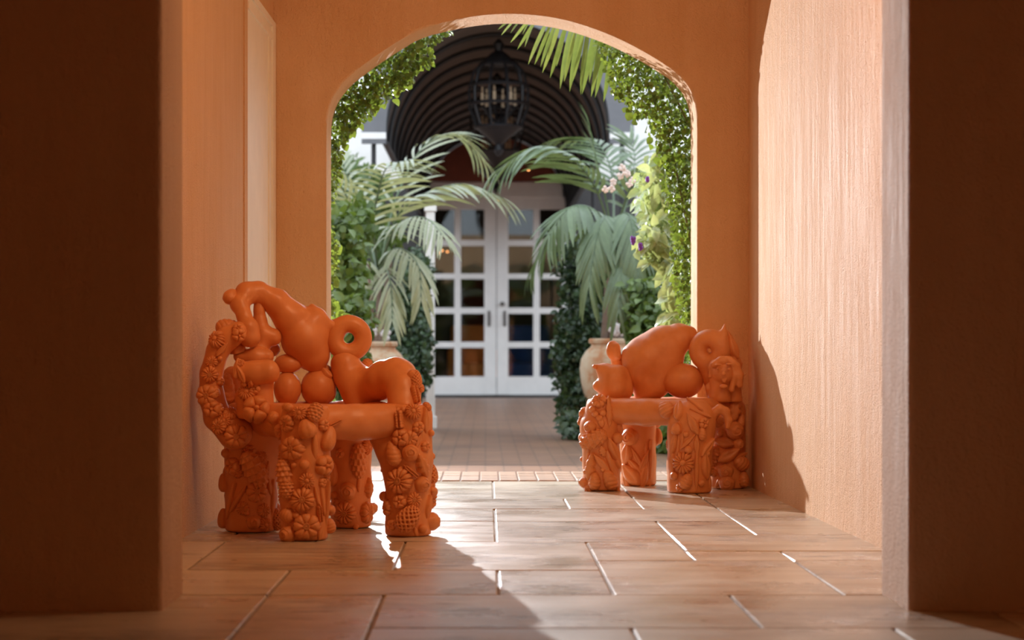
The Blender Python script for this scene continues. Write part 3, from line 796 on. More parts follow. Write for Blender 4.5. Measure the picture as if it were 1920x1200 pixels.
decorate([legD, seatL, haunchL], [
 ('W',751,785,16,.5,5), ('E',774,772,15), ('L',797,788,22,.36,4), ('V',784,801,11), ('V',752,820,16), ('C',768,822,15), ('B',739,850,22,.58,20), ('R',770,849,15), ('V',797,837,10), ('N',791,872,24,.5,28), ('W',771,883,15,.3,50), ('D',749,901,25), ('R',791,908,14),
 ('B',821,921,11,.8,75), ('B',719,930,11,.8,-75), ('V',750,941,13), ('D',776,937,14), ('Q',764,972,25,.72,-40), ('C',727,952,16,.7), ('L',803,950,20,.35,-8), ('R',808,978,16), ('S',779,996,9,.4,20), ('O',791,991,8), ('V',735,985,10), ('L',784,826,13,.35,-20), ('O',806,812,6), ('E',801,762,9), ('O',757,768,5),
 ('Q',786,707,17,.55,-15), ('W',776,740,16,.45,0), ('R',782,690,9), ('V',789,728,8)], YD)
decorate([sproutL, haunchL, ballL], [('P',689,684,9,1.2,0), ('R',613,691,10), ('L',612,700,12,.6,20)], 7.6)
decorate([bulgeL], [('B',428,728,26,.5,5)], 7.6)
scatter_back([legA, legB, legC, legD], 12, 3)

# ---------------------------------------------------------------- right chair
chR = empty('ceramic_chair', at(1240, 918, 9.76)*1, label='smaller terracotta chair carved with leaves, horn and small face, in the right corner', cat='chair')
chR.location.z = 0; bpy.context.view_layer.update()
def clayR(name, prims, **kw): return keep(clay(name, prims, chR, **kw), chR)
Y1, Y2, Y3, Y4 = 9.70, 10.04, 9.53, 9.81
kw = dict(zmin=.002, zmax=.418, k=.03)
leg1 = clayR('leg', [ch(Y1, (1128,940,36), (1128,870,35), (1124,800,36), (1128,765,30))], **kw)
leg2 = clayR('leg', [ch(Y2, (1197,940,34), (1197,860,33), (1194,790,37))], **kw)
leg3 = clayR('leg', [ch(Y3, (1292,950,41), (1292,870,41), (1297,790,46))], **kw)
leg4 = clayR('leg', [ch(Y4, (1363,940,34), (1364,860,33), (1366,770,32))], **kw)
seatR = clayR('seat', seat_prims(*[(at(x, 0, y).x, y) for x, y in ((1200,Y2), (1130,Y1), (1362,Y4), (1298,Y3))], .362, .060), k=.03, zmax=.424, res=.006)
bodyR = clayR('figure', [ch(9.88, (1212,730,26), (1203,700,32), (1214,672,44), (1244,652,42), (1274,634,28), (1294,626,14)), ch(9.86, (1192,690,24), (1186,668,20)), ch(9.86, (1232,720,26), (1250,680,30))], k=.03, zmin=.40)
lumpR = clayR('figure', [ch(9.78, (1148,728,27), (1147,708,25), (1134,696,15), (1118,687,5)), ch(9.78, (1142,722,20), (1121,724,10)), ch(9.82, (1160,706,22), (1166,730,22))], k=.02, zmin=.40)
petalR = clayR('petal', [el(9.88, 1149, 656, 13, 18, 8), ch(9.9, (1153,668,10), (1158,684,12)), ch(9.86, (1156,650,6), (1160,668,6))], k=.02)
ballR = clayR('knob', [el(9.82, 1281, 714, 38, 33)], wob=.0004, zmin=.40)
ringR = clayR('ring', [tor(9.78, 1331, 657, 22.5, 17.5, (-.35, -1, .0)), ch(9.76, (1348,646,16), (1356,628,9), (1359,609,2.5)), ch(9.8, (1352,670,20), (1364,690,16)), ch(9.8, (1330,690,20), (1338,725,16)), ch(9.8, (1356,640,15), (1369,656,14), (1375,682,12))], k=.016, wob=.0005)
headR = clayR('head', [el(9.66, 1357, 698, 24, 25), ch(9.68, (1345,690,18), (1352,720,20), (1350,745,22)), ch(9.72, (1372,725,18), (1372,750,20)), ch(9.7, (1334,728,12), (1334,738,10)),
                       el(9.575, 1357, 700, 4, 6), el(9.603, 1358, 712, 5.5, 2), el(9.603, 1358, 716, 4.5, 2), el(9.585, 1347, 692, 4, 2.4), el(9.585, 1367, 692, 4, 2.4), el(9.585, 1347, 684, 8, 2.5), el(9.585, 1367, 683, 7, 2.5), el(9.6, 1357, 725, 8, 5)], k=.006, zmin=.40, res=.0038, wob=.0006)
hairR = clayR('hair', [ch(9.63, (1340,684,8), (1352,677,8), (1368,676,8), (1380,688,8), (1385,703,9), (1386,722,7)), ch(9.62, (1364,672,5), (1374,682,6), (1378,704,6), (1372,730,6)), ch(9.66, (1336,692,5), (1332,706,4))], k=.004, wob=.002)
loopR = clayR('loop', [ch(9.5, (1333,808,6), (1334,790,7), (1338,774,8), (1349,766,8), (1361,772,8), (1366,788,7), (1364,800,6))], k=.01)
bpy.context.view_layer.update()
decorate([leg1, seatR, lumpR], [
 ('C',1123,752,14), ('O',1130,775,6), ('O',1117,777,6), ('O',1124,785,6), ('L',1127,792,10,.6,10), ('N',1142,772,27,.24,2), ('O',1112,768,6), ('P',1114,823,25,.66,-66), ('R',1107,801,11), ('O',1154,822,10), ('L',1149,843,24,.42,30), ('N',1130,845,11,.7,20),
 ('N',1108,874,24,.42,-12), ('L',1128,868,21,.32,42), ('S',1150,888,42,.14,22), ('B',1142,899,18,.68,25), ('B',1116,902,15,.7,0), ('O',1131,880,5), ('R',1095,905,9), ('O',1100,885,5), ('L',1157,862,16,.4,10), ('S',1103,852,20,.15,-10), ('V',1104,917,8), ('O',1116,687,4), ('L',1160,800,16,.45,15)], Y1)
decorate([leg2], [('R',1181,819,15), ('L',1177,849,20,.55,-10), ('L',1194,858,20,.25,28), ('L',1206,868,24,.24,-22), ('L',1184,890,24,.55,42), ('L',1206,893,24,.36,-12), ('S',1219,872,44,.09,2), ('S',1212,850,40,.08,2), ('K',1235,818,14,.6,10), ('L',1190,875,22,.3,40), ('L',1175,902,14,.5,20)], Y2)
decorate([leg3, seatR, leg4], [
 ('L',1273,770,18,.52,8), ('L',1299,795,21,.40,28), ('S',1303,757,20,.16,38), ('S',1314,774,20,.16,65), ('B',1250,768,15,.9,40), ('V',1319,793,10), ('B',1316,813,12,.6,10), ('K',1270,804,10,.95,0), ('L',1290,828,19,.22,-45), ('L',1306,833,18,.32,2), ('L',1326,838,20,.42,-42), ('O',1291,843,7), ('O',1287,814,5), ('S',1280,822,14,.2,-5),
 ('E',1282,868,20), ('S',1306,878,40,.10,0), ('L',1322,872,25,.36,10), ('O',1266,892,7), ('B',1287,902,14,.8,-20), ('L',1264,832,24,.3,-18), ('O',1314,906,6), ('P',1339,856,18,.75,-10), ('S',1272,835,20,.14,-8), ('V',1276,914,8), ('L',1262,868,20,.25,0), ('O',1300,804,5), ('L',1330,905,16,.25,8), ('O',1324,850,6), ('B',1347,788,13,.65,5)], Y3)
decorate([leg4, ringR], [
 ('N',1376,766,22,.62,-5), ('R',1377,807,16), ('L',1357,829,19,.52,78), ('R',1383,833,11), ('L',1367,853,22,.50,-60), ('B',1387,868,15,.8,70), ('O',1340,887,7), ('R',1361,884,13), ('R',1363,906,14), ('B',1392,898,14,.7,0), ('L',1350,900,16,.25,-30), ('B',1388,790,12,.6,-10), ('O',1352,812,6), ('L',1390,855,16,.3,-70),
 ('L',1374,652,22,.42,18), ('L',1379,674,20,.42,25), ('L',1368,634,15,.4,12), ('L',1384,690,14,.4,35), ('L',1384,745,14,.5,5)], Y4)
scatter_back([leg1, leg2, leg3], 9, 5)

# ================================================================== COURTYARD
# ---------------------------------------------------------------- barrel awning in front of the doors
YN, YFAR = 18.5, 28.38
ACX, AHW, ASP, AAP = at(933.5, 0, YN).x, 0.98, 2.44, 3.50       # centre, half width, springing height, apex
def arc(hw, sp, ap, n=28):
    r = []
    for i in range(n+1):
        t = math.pi*i/n; r.append((ACX-hw*math.cos(t), sp+(ap-sp)*math.sin(t)**.92))
    return r
aw = empty('awning', (ACX, 23.4, 0), label='dark barrel vaulted awning with black hoops leading to the white doors', cat='awning')
bpy.context.view_layer.update()
def sub(o, p): o.matrix_parent_inverse = p.matrix_world.inverted(); return o
prof = arc(AHW+.02, ASP, AAP+.02, 36)
V = []; F = []
for y in (YN, YFAR):
    for off in (0, .012):
        for x, z in prof: V.append((ACX+(x-ACX)*(1+off), y, z+off))
n_ = len(prof)
for i in range(n_-1):
    F += [(i, i+1, 2*n_+i+1, 2*n_+i), (n_+i, 3*n_+i, 3*n_+i+1, n_+i+1), (i, n_+i, n_+i+1, i+1), (2*n_+i, 2*n_+i+1, 3*n_+i+1, 3*n_+i)]
sub(link('canopy', np_mesh('canopy', V, F), M['fabric_dark'], aw), aw)
hoop = None
for k in range(13):
    y = YN+.06+k*(YFAR-YN-.15)/12
    if hoop is None:
        b = MB(); b.tube([(x, 0, z) for x, z in arc(AHW, ASP, AAP)], .021, 8); o = b.build('hoop', M['iron'], aw, smooth=True); hoop = o.data
    else: o = link('hoop', hoop, None, aw)
    sub(o, aw); o.location = (0, y, 0)
for s in (-1, 1):
    b = MB(); b.tube([(ACX+s*AHW, YN, ASP), (ACX+s*AHW, YFAR, ASP)], .03, 8); sub(b.build('side_rail', M['iron'], aw, smooth=True), aw)
    x = ACX+s*(AHW+.10)
    for y in (YN+.06, 23.5):
        b = MB(); b.tube([(x, y, 0), (x, y, ASP)], .022, 10); sub(b.build('post', M['iron'], aw, smooth=True), aw)
# front valance: arch band with a white stripe along its two hanging ends
ZV = at(0, 249, YN).z
inn = arc(AHW-.01, ZV, AAP-.02, 36); outp = arc(AHW+.20, ZV, AAP+.14, 36)
V = []; F = []
for y in (YN-.03, YN):
    V += [(x, y, z) for x, z in inn]+[(x, y, z) for x, z in outp]
n_ = len(inn)
for i in range(n_-1):
    F += [(i, n_+i, n_+i+1, i+1), (2*n_+i, 2*n_+i+1, 3*n_+i+1, 3*n_+i), (i, i+1, 2*n_+i+1, 2*n_+i), (n_+i, 3*n_+i, 3*n_+i+1, n_+i+1)]
sub(link('valance', np_mesh('valance', V, F, False), M['fabric_grey'], aw), aw)
for s in (-1, 1):
    xa, xb = sorted((ACX+s*(AHW-.01), ACX+s*(AHW+.20)))
    z = lambda y: at(0, y, YN).z
    for nm, y0, y1, mt, pr in (('valance_stripe', 261, 249, 'fabric_white', .036), ('valance_hem', 270, 261, 'fabric_grey', .03)):
        sub(MB().box(xa, xb, YN-pr, YN, z(y0), z(y1)).build(nm, M[mt], aw), aw)
# terracotta lunette over the doors, inside the awning
tp = [Vector((x, YFAR-.06, z)) for x, z in arc(AHW-.03, ASP, AAP-.04, 30)]
MB().prism([Vector((ACX-AHW+.03, YFAR-.06, DH+.21)), *[p for p in tp if p.z > DH+.21], Vector((ACX+AHW-.03, YFAR-.06, DH+.21))], (0,.06,0)).build('wall_lunette', M['red_wall'], kind='structure')

# ---------------------------------------------------------------- lanterns hanging in a row under the awning
def lantern(x, y, zc, label):
    t = empty('hanging_lantern', (x, y, zc), label=label, cat='lantern')
    top = AAP-zc
    MB().tube([(0,0,.52), (0,0,top-.02)], .012, 6).build('chain', M['iron'], t)
    MB().lathe([(.02,.54),(.05,.50),(.035,.44),(.09,.40),(.16,.33),(.17,.31),(.02,.30)], n=24).build('crown', M['iron'], t, smooth=True)
    MB().lathe([(.02,-.52),(.045,-.47),(.03,-.42),(.10,-.36),(.20,-.28),(.21,-.255),(.02,-.25)], n=24).build('base', M['iron'], t, smooth=True)
    for z, r in ((.31,.17), (.12,.265), (-.05,.27), (-.26,.21)):
        pts = [(r*math.cos(2*math.pi*k/24), r*math.sin(2*math.pi*k/24), z) for k in range(25)]
        MB().tube(pts, .017, 6, cap=False).build('ring', M['iron'], t, smooth=True)
    for k in range(10):
        a = 2*math.pi*k/10; c, s = math.cos(a), math.sin(a)
        MB().tube([(.16*c,.16*s,.32), (.225*c,.225*s,.25), (.27*c,.27*s,.08), (.265*c,.265*s,-.08), (.20*c,.20*s,-.26)], .013, 6).build('bar', M['iron'], t, smooth=True)
    for k in range(6):
        a = 2*math.pi*(k+.25)/6; c, s = .155*math.cos(a), .155*math.sin(a)
        cd = MB().tube([(c,s,-.06), (c,s,.055)], .016, 10).build('candle', M['candle'], t, smooth=True)
        MB().ball((c,s,.085), .014, 2, (.8,.8,1.9)).build('bulb', M['candle'], cd, smooth=True)
        MB().tube([(0,0,-.25), (c*.6,s*.6,-.16), (c,s,-.07)], .009, 6).build('candle_arm', M['iron'], t, smooth=True)
    return t
lantern(at(935,0,19.5).x, 19.5, 2.93, 'nearest black iron lantern with pale candles under the awning')
lantern(at(932,0,21.9).x, 21.9, 2.93, 'middle black iron lantern partly hidden below the nearest one')
lantern(at(931,0,24.2).x, 24.2, 2.93, 'farthest black iron lantern, lowest in the row under the awning')

# little warm bulbs glowing inside
def pendant(px, py, y, label):
    p = at(px, py, y); t = empty('pendant_lamp', p, label=label, cat='lamp', group=None)
    MB().ball((0,0,0), .012, 2).build('bulb', M['bulb'], t, smooth=True)
    MB().tube([(0,0,.012), (0,0,.05)], .008, 8).build('socket', M['steel'], t)
    MB().tube([(0,0,.05), (0,0,(3.5 if y > FY else AAP-.02)-p.z)], .004, 6).build('cord', M['iron'], t)
pendant(822, 474, 31, 'small orange bulb behind the left door, farthest left of three')
pendant(829, 470, 31, 'small orange bulb behind the left door, middle one of three')
pendant(839, 472, 31, 'small orange bulb behind the left door, nearest the muntin')
pendant(932, 375, 27.8, 'tiny orange bulb hanging above the meeting line of the doors')
pendant(991, 318, 26.5, 'tiny orange bulb hanging before the terracotta lunette')

# ---------------------------------------------------------------- foliage builders
def leaf_tpl(w=.5, fold=.25, droop=.2):
    V = np.array([(0,0,0),(-w*.8,.30,fold*.5),(0,.32,0),(w*.8,.30,fold*.5),(-w*.75,.62,fold*.4-droop*.3),(0,.66,-droop*.35),(w*.75,.62,fold*.4-droop*.3),(0,1,-droop)], np.float32)
    F = np.array([(0,2,1,1),(0,3,2,2),(1,2,5,4),(2,3,6,5),(4,5,7,7),(5,6,7,7)], np.int32)
    return V, F
TPL = leaf_tpl()
def leaves_mesh(name, P, D, U, S, tpl=TPL, aspect=1.0):
    """P positions, D growth directions, U rough up (normal) directions, S lengths"""
    tv, tf = tpl
    D = D/np.linalg.norm(D, axis=1)[:, None]
    X = np.cross(D, U); X /= np.maximum(np.linalg.norm(X, axis=1), 1e-6)[:, None]; Z = np.cross(X, D)
    V = (P[:, None]+S[:, None, None]*(tv[None, :, 0, None]*aspect*X[:, None]+tv[None, :, 1, None]*D[:, None]+tv[None, :, 2, None]*Z[:, None])).reshape(-1, 3)
    me = bpy.data.meshes.new(name)
    tris = []
    for f in tf: tris += [(f[0], f[1], f[2])]+([(f[0], f[2], f[3])] if f[2] != f[3] else [])
    tris = np.array(tris, np.int32); k = len(tv)
    F = (tris[None]+(np.arange(len(P))*k)[:, None, None]).reshape(-1, 3)
    me = np_mesh(name, V, F, True); return me
def rand_dirs(n, bias=(0,0,0), amt=1.0):
    d = rng.normal(size=(n, 3)); d /= np.linalg.norm(d, axis=1)[:, None]
    return d*amt+np.array(bias)
def single_leaf(name, me, p, d, up, s, m, parent):
    d = Vector(d).normalized(); x = d.cross(Vector(up))
    if x.length < .05: x = d.cross(Vector((1,0,.2)))
    x.normalize(); z = x.cross(d)
    o = link(name, me, None, parent)
    o.matrix_parent_inverse = parent.matrix_world.inverted()
    o.matrix_basis = Matrix.Translation(p) @ Matrix((x, d, z)).transposed().to_4x4() @ Matrix.Scale(s, 4); return o
def base_leaf(name, m, aspect=1.0, **k):
    tv, tf = leaf_tpl(**k)
    # finer leaf for the ones that can be told apart
    V = []; F = []; U, W = 7, 5
    for i in range(U):
        u = i/(U-1); hw = .5*aspect*max(.02, math.sin(math.pi*u**.8)**.8)
        for j in range(W):
            v = -1+2*j/(W-1); V.append((hw*v, u, .10*abs(v)*math.sin(math.pi*u)-.28*u*u+.02*math.sin(9*u+2*v)))
    F = grid_quads(U, W)
    me = np_mesh(name, V, F); me.materials.append(m); return me
ME_IVY = base_leaf('leaf', M['ivy'], .95); ME_SHRUB = base_leaf('leaf', M['shrub'], .62); ME_PALE = base_leaf('leaf', M['pale_leaf'], .52); ME_DARK = base_leaf('leaf', M['shrub_dark'], .62)

def in_poly(poly, n):
    poly = np.array(poly, float); lo, hi = poly.min(0), poly.max(0); out = []
    while len(out) < n:
        p = rng.uniform(lo, hi, size=(n*2, 2)); ins = np.zeros(len(p), bool); j = len(poly)-1
        for i in range(len(poly)):
            xi, yi = poly[i]; xj, yj = poly[j]
            c = ((yi > p[:, 1]) != (yj > p[:, 1])) & (p[:, 0] < (xj-xi)*(p[:, 1]-yi)/(yj-yi+1e-9)+xi)
            ins ^= c; j = i
        out += list(p[ins])
    return np.array(out[:n])
def to3(pp, Y): return np.stack([(pp[:, 0]-VX)*Y/FPX, Y, EYE-(pp[:, 1]-VY)*Y/FPX], -1)

# ---------------------------------------------------------------- creeper round the courtyard side of the arch
def creeper(poly, n, base, label, stems, Y0=10.34, Y1=10.85, big=70, size=(.016, .032), bigpoly=None, bigsize=(.03, .05)):
    t = empty('climbing_creeper', base, label=label, cat='creeper'); bpy.context.view_layer.update()
    pp = in_poly(poly, n); Y = Y0+(Y1-Y0)*rng.random(n)**1.6
    P = to3(pp, Y); D = rand_dirs(n, (0, .1, -.7), .9); U = rand_dirs(n, (0, -.5, .6), .8)
    o = link('foliage', leaves_mesh('foliage', P, D, U, rng.uniform(*size, n)), M['ivy'], t); sub(o, t); o['kind'] = 'stuff'
    pb = in_poly(bigpoly or poly, big); Yb = rng.uniform(Y0, Y0+.2, big)
    for p in to3(pb, Yb):
        d = rand_dirs(1, (0, .0, -.8), .9)[0]
        single_leaf('leaf', ME_IVY, p, d, rand_dirs(1, (0,-.8,.5), .6)[0], random.uniform(*bigsize), None, t)
    for pts in stems:
        b = MB(); b.tube([at(x, y, Yq) for x, y, Yq in pts], .006, 6); sub(b.build('stem', M['stem'], t, smooth=True), t)
    return t
creeper([(560,600),(600,250),(560,150),(640,95),(700,60),(770,25),(850,35),(845,62),(808,86),(812,118),(780,132),(772,160),(715,186),(702,212),(672,232),(650,262),(640,300),(636,345),(630,360),(622,380),(600,395)], 4800,
        at(612, 911, 10.5), 'leafy creeper hanging inside the left shoulder of the arch', [[(600,905,10.4),(598,600,10.36),(606,300,10.36),(640,150,10.38),(760,60,10.4)]],
        bigpoly=[(628,330),(640,280),(690,215),(770,165),(805,110),(815,75),(780,75),(700,150),(640,220)], big=80)
creeper([(590,905),(596,420),(624,425),(636,450),(632,500),(622,540),(634,580),(628,640),(630,905)], 900, at(606, 911, 10.55), 'thin strand of creeper running down the left edge of the arch', [[(612,905,10.45),(610,420,10.4)]], big=40, bigpoly=[(618,430),(634,450),(630,500),(634,560),(650,585),(660,640),(618,640)], bigsize=(.035,.06))
creeper([(1110,40),(1180,60),(1260,100),(1340,160),(1340,905),(1280,905),(1275,600),(1262,520),(1258,420),(1240,340),(1236,290),(1225,240),(1205,215),(1185,222),(1172,190),(1150,180),(1140,140),(1122,100)], 8200,
        at(1320, 911, 10.6), 'dense leafy creeper covering the right side of the arch', [[(1310,905,10.4),(1304,500,10.36),(1300,250,10.36),(1240,130,10.38)], [(1296,460,10.36),(1270,330,10.4),(1250,240,10.5)]],
        big=130, bigpoly=[(1125,75),(1200,100),(1290,180),(1296,600),(1270,600),(1250,330),(1180,220),(1150,170)])

# ---------------------------------------------------------------- palm fronds
def leaflet_mesh(name, m, w=.035, droop=.35):
    V = []; F = []; U = 8
    for i in range(U):
        u = i/(U-1); hw = w*(math.sin(math.pi*(.08+.92*u))**.6 if u < 1 else .02)
        z = -droop*u*u
        for j, v in enumerate((-1, 0, 1)): V.append((hw*v, u*(1-.12*droop*u), z+.35*hw*abs(v)))
    F = grid_quads(U, 3); me = np_mesh(name, V, F); me.materials.append(m); return me
ME_LF = leaflet_mesh('leaflet', M['frond'], .044, .30); ME_LS = leaflet_mesh('leaflet', M['frond_green'], .040, .08); ME_LP = leaflet_mesh('leaflet', M['frond_lit'], .042, .30)
def frond(parent, spine, nl, length, me, angle=48, droop=.4, r0=.010, mat='frond', side=(1, -1)):
    """spine: 3d points of the midrib; leaflets leave it in pairs and hang slightly"""
    pts = [Vector(p) for p in spine]
    # smooth the polyline
    def cr(t):
        t *= len(pts)-1; i = min(int(t), len(pts)-2); f = t-i
        p0, p1, p2, p3 = pts[max(i-1, 0)], pts[i], pts[i+1], pts[min(i+2, len(pts)-1)]
        return .5*((2*p1)+(p2-p0)*f+(2*p0-5*p1+4*p2-p3)*f*f+(3*p1-p0-3*p2+p3)*f**3)
    sp = [cr(i/16) for i in range(17)]
    b = MB(); b.tube(sp, [r0*(1-.8*i/16) for i in range(17)], 6); fr = b.build('frond', M[mat], parent, smooth=True); sub(fr, parent)
    for k in range(nl):
        t = .22+.78*(k//len(side)+.5)/(nl/len(side)); s = side[k % len(side)]
        p = cr(min(t, .999)); tg = (cr(min(t+.02, 1))-cr(max(t-.02, 0))).normalized()
        sd = tg.cross(Vector((0,0,1)))
        if sd.length < .1: sd = Vector((1,0,0))
        sd.normalize(); nrm = sd.cross(tg)
        a = math.radians(angle*(1-.45*t))
        d = tg*math.cos(a)+sd*s*math.sin(a)+Vector((0,0,-droop*(.5+.5*random.random())))+nrm*.12
        L = length*(.55+.45*math.sin(math.pi*(.12+.80*t)))*random.uniform(.88, 1.08)
        single_leaf('leaflet', me, p, d, nrm+Vector((random.uniform(-.2,.2),)*3), L, None, fr)
    return fr

def urn(loc, label, s=1.0):
    t = empty('urn', loc, label=label, cat='urn')
    prof = [(.10,0),(.115,.012),(.11,.03),(.135,.10),(.185,.25),(.222,.40),(.232,.50),(.222,.57),(.19,.625),(.152,.66),(.148,.675),(.165,.685),(.168,.705),(.160,.718),(.140,.715),(.135,.68),(.13,.60),(.02,.60)]
    o = MB().lathe([(r*s, z*s) for r, z in prof], n=48).build('body', M['urn'], t, smooth=True)
    MB().lathe([(.002, .672*s), (.135*s, .668*s), (.132*s, .62*s), (.002, .62*s)], n=24).build('soil', M['soil'], t, smooth=True)
    return t
YU = 15.4
urn((at(704,0,YU).x, YU, 0), 'pale clay urn holding the left palm, behind the larger chair', .97)
urn((at(1147,0,YU).x, YU, 0), 'orange stained clay urn holding the right palm, behind the smaller chair', 1.0)

# left palm
pl = empty('potted_palm', at(704, 640, YU), label='palm growing from the left urn, its brightly lit fronds arching towards the doors', cat='palm'); bpy.context.view_layer.update()
for dx, lean in ((-10, -14), (4, 6), (14, 22)):
    b = MB(); b.tube([at(704+dx*.6, 648, YU), at(706+dx, 560, YU), at(708+dx+lean*.5, 490, YU)], [.022, .017, .012], 8); sub(b.build('trunk', M['trunk'], pl, smooth=True), pl)
A = lambda *q: [at(x, y, YU+dy) for x, y, dy in q]
frond(pl, A((716,500,0),(745,405,-.1),(800,362,-.2),(870,345,-.3),(945,372,-.35)), 38, .42, ME_LP, 50, .35)
frond(pl, A((708,500,0),(700,420,-.3),(712,350,-.6),(728,312,-.9),(770,300,-1.1)), 34, .40, ME_LP, 62, .2)
frond(pl, A((714,500,0),(740,380,.2),(790,280,.4),(850,252,.5),(905,300,.6)), 32, .36, ME_LP, 48, .25)
frond(pl, A((704,505,0),(672,420,-.1),(640,350,-.2),(610,330,-.3),(570,350,-.3)), 30, .40, ME_LP, 50, .3)
frond(pl, A((712,505,0),(735,470,-.4),(760,470,-.7),(785,500,-.9),(790,560,-1.0)), 26, .34, ME_LP, 40, .6)
frond(pl, A((708,505,0),(690,440,.3),(672,380,.5),(650,330,.7),(640,300,.8)), 24, .36, ME_LP, 50, .2)
frond(pl, A((712,500,0),(735,440,-.5),(765,410,-.9),(800,410,-1.2),(830,440,-1.4)), 30, .34, ME_LP, 48, .5)
frond(pl, A((706,510,0),(690,490,-.5),(672,500,-.8),(655,540,-1.0),(650,590,-1.1)), 24, .30, ME_LP, 40, .5)
frond(pl, A((712,510,0),(722,500,-.5),(730,520,-.9),(735,560,-1.0),(735,600,-1.1)), 22, .30, ME_LP, 40, .5)

# right palm
pr_ = empty('potted_palm', at(1147, 640, YU), label='palm growing from the right urn with drooping dark green fronds', cat='palm'); bpy.context.view_layer.update()
for dx, lean in ((-14, -6), (0, 2), (12, 8)):
    b = MB(); b.tube([at(1147+dx, 648, YU), at(1150+dx*.8, 560, YU), at(1150+dx*.4+lean*.3, 450, YU)], [.030, .026, .018], 8); sub(b.build('trunk', M['trunk'], pr_, smooth=True), pr_)
frond(pr_, A((1148,450,0),(1120,360,-.1),(1075,300,-.2),(1010,275,-.3),(930,320,-.35)), 40, .46, ME_LF, 50, .45)
frond(pr_, A((1150,450,0),(1135,370,0),(1118,300,0),(1104,236,0)), 10, .30, ME_LF, 12, .0)
frond(pr_, A((1150,450,0),(1120,400,-.4),(1090,385,-.7),(1060,395,-.9),(1030,440,-1.0)), 32, .42, ME_LF, 44, .6)
frond(pr_, A((1152,450,0),(1140,410,-.5),(1130,410,-.9),(1118,450,-1.1),(1105,530,-1.2)), 32, .42, ME_LF, 38, .7)
frond(pr_, A((1152,450,0),(1165,405,-.5),(1180,405,-.9),(1190,450,-1.1),(1196,520,-1.2)), 30, .40, ME_LF, 38, .6)
frond(pr_, A((1152,450,0),(1175,370,-.1),(1205,320,-.2),(1250,300,-.3),(1300,330,-.3)), 34, .44, ME_LF, 48, .4)
frond(pr_, A((1150,450,0),(1150,360,.3),(1140,300,.5),(1110,262,.7),(1060,258,.8)), 34, .40, ME_LF, 50, .3)
frond(pr_, A((1150,455,0),(1110,430,.1),(1070,420,.2),(1030,450,.3),(1000,500,.35)), 28, .36, ME_LF, 46, .5)
frond(pr_, A((1152,450,0),(1172,390,.4),(1186,330,.6),(1190,290,.8),(1180,260,.9)), 26, .36, ME_LF, 46, .2)
frond(pr_, A((1152,460,0),(1160,450,-.6),(1165,470,-1.0),(1165,520,-1.2),(1160,580,-1.3)), 24, .38, ME_LF, 36, .7)

# overhanging frond seen under the crown of the arch
ov = empty('overhanging_frond', at(1180, 30, 10.75), label='bright green palm frond hanging below the crown of the arch', cat='palm frond'); bpy.context.view_layer.update()
b = MB(); spn = [at(x, y, 10.75) for x, y in ((1240,90),(1180,52),(1120,30),(1050,18),(980,22),(940,38))]; b.tube(spn, [.010,.009,.008,.006,.004,.002], 8); sub(b.build('midrib', M['frond_green'], ov, smooth=True), ov)
tips = [(932,55,968,38),(941,62,972,40),(955,61,985,36),(960,77,995,42),(971,91,1012,36),(983,84,1005,40),(990,114,1030,42),(1004,120,1034,50),(1011,122,1048,40),(1020,132,1052,45),(1032,142,1066,44),(1047,159,1076,46),(1058,150,1080,60),(1067,164,1090,50),(1076,150,1096,60),(1085,172,1106,54),(1095,170,1116,58),(1103,150,1124,60),(1111,177,1130,62),(1120,180,1140,66),(1134,186,1152,72),(1140,150,1160,80),(979,62,1002,34),(1043,120,1064,46)]
for i, (tx, ty, bx, by) in enumerate(tips):
    Y = 10.75+random.uniform(-.12, .12); a = at(bx, by-10, Y); c = at(tx, ty, Y+random.uniform(-.08, .08))
    single_leaf('leaflet', ME_LS, a, c-a, Vector((random.uniform(-.5,.5), -1, .3)), (c-a).length*1.05, None, ov)

# ---------------------------------------------------------------- shrubs
def shrub(name, label, cat, blobs, n, size, mat, me_big, nbig, bigsize, stems, aspect=.62, down=-.2):
    """blobs: (px, py, Y, rx_px, rz_px, depth m)"""
    b0 = blobs[0]; t = empty(name, (at(b0[0], 0, b0[2]).x, b0[2], 0), label=label, cat=cat); bpy.context.view_layer.update()
    wts = np.array([q[3]*q[4] for q in blobs], float); wts /= wts.sum(); P = []
    for q, k in zip(blobs, rng.multinomial(n, wts)):
        c = np.array(at(q[0], q[1], q[2])); s = q[2]/FPX
        d = rng.normal(size=(k, 3)); d /= np.linalg.norm(d, axis=1)[:, None]; rr = rng.random(k)[:, None]**.45
        P.append(c+d*rr*np.array((q[3]*s, q[5], q[4]*s)))
    P = np.concatenate(P); P = P[P[:, 2] > .01]; n = len(P)
    o = link('foliage', leaves_mesh('foliage', P, rand_dirs(n, (0, -.2, down), 1), rand_dirs(n, (0, -.4, .9), .7), rng.uniform(*size, n), aspect=aspect*1.4), M[mat], t); sub(o, t); o['kind'] = 'stuff'
    idx = np.argsort(P[:, 1]+rng.random(n)*.35)[:nbig]
    for i in idx:
        single_leaf('leaf', me_big, P[i]+np.array((0,-.03,0)), rand_dirs(1, (0, -.3, down*1.5), 1)[0], rand_dirs(1, (0,-.7,.7), .5)[0], random.uniform(*bigsize), None, t)
    for pts in stems:
        b = MB(); b.tube([at(x, y, Y) if y < 900 else Vector((at(x, 0, Y).x, Y, 0)) for x, y, Y in pts], [.012]*len(pts), 6); sub(b.build('stem', M['stem'], t, smooth=True), t)
    return t
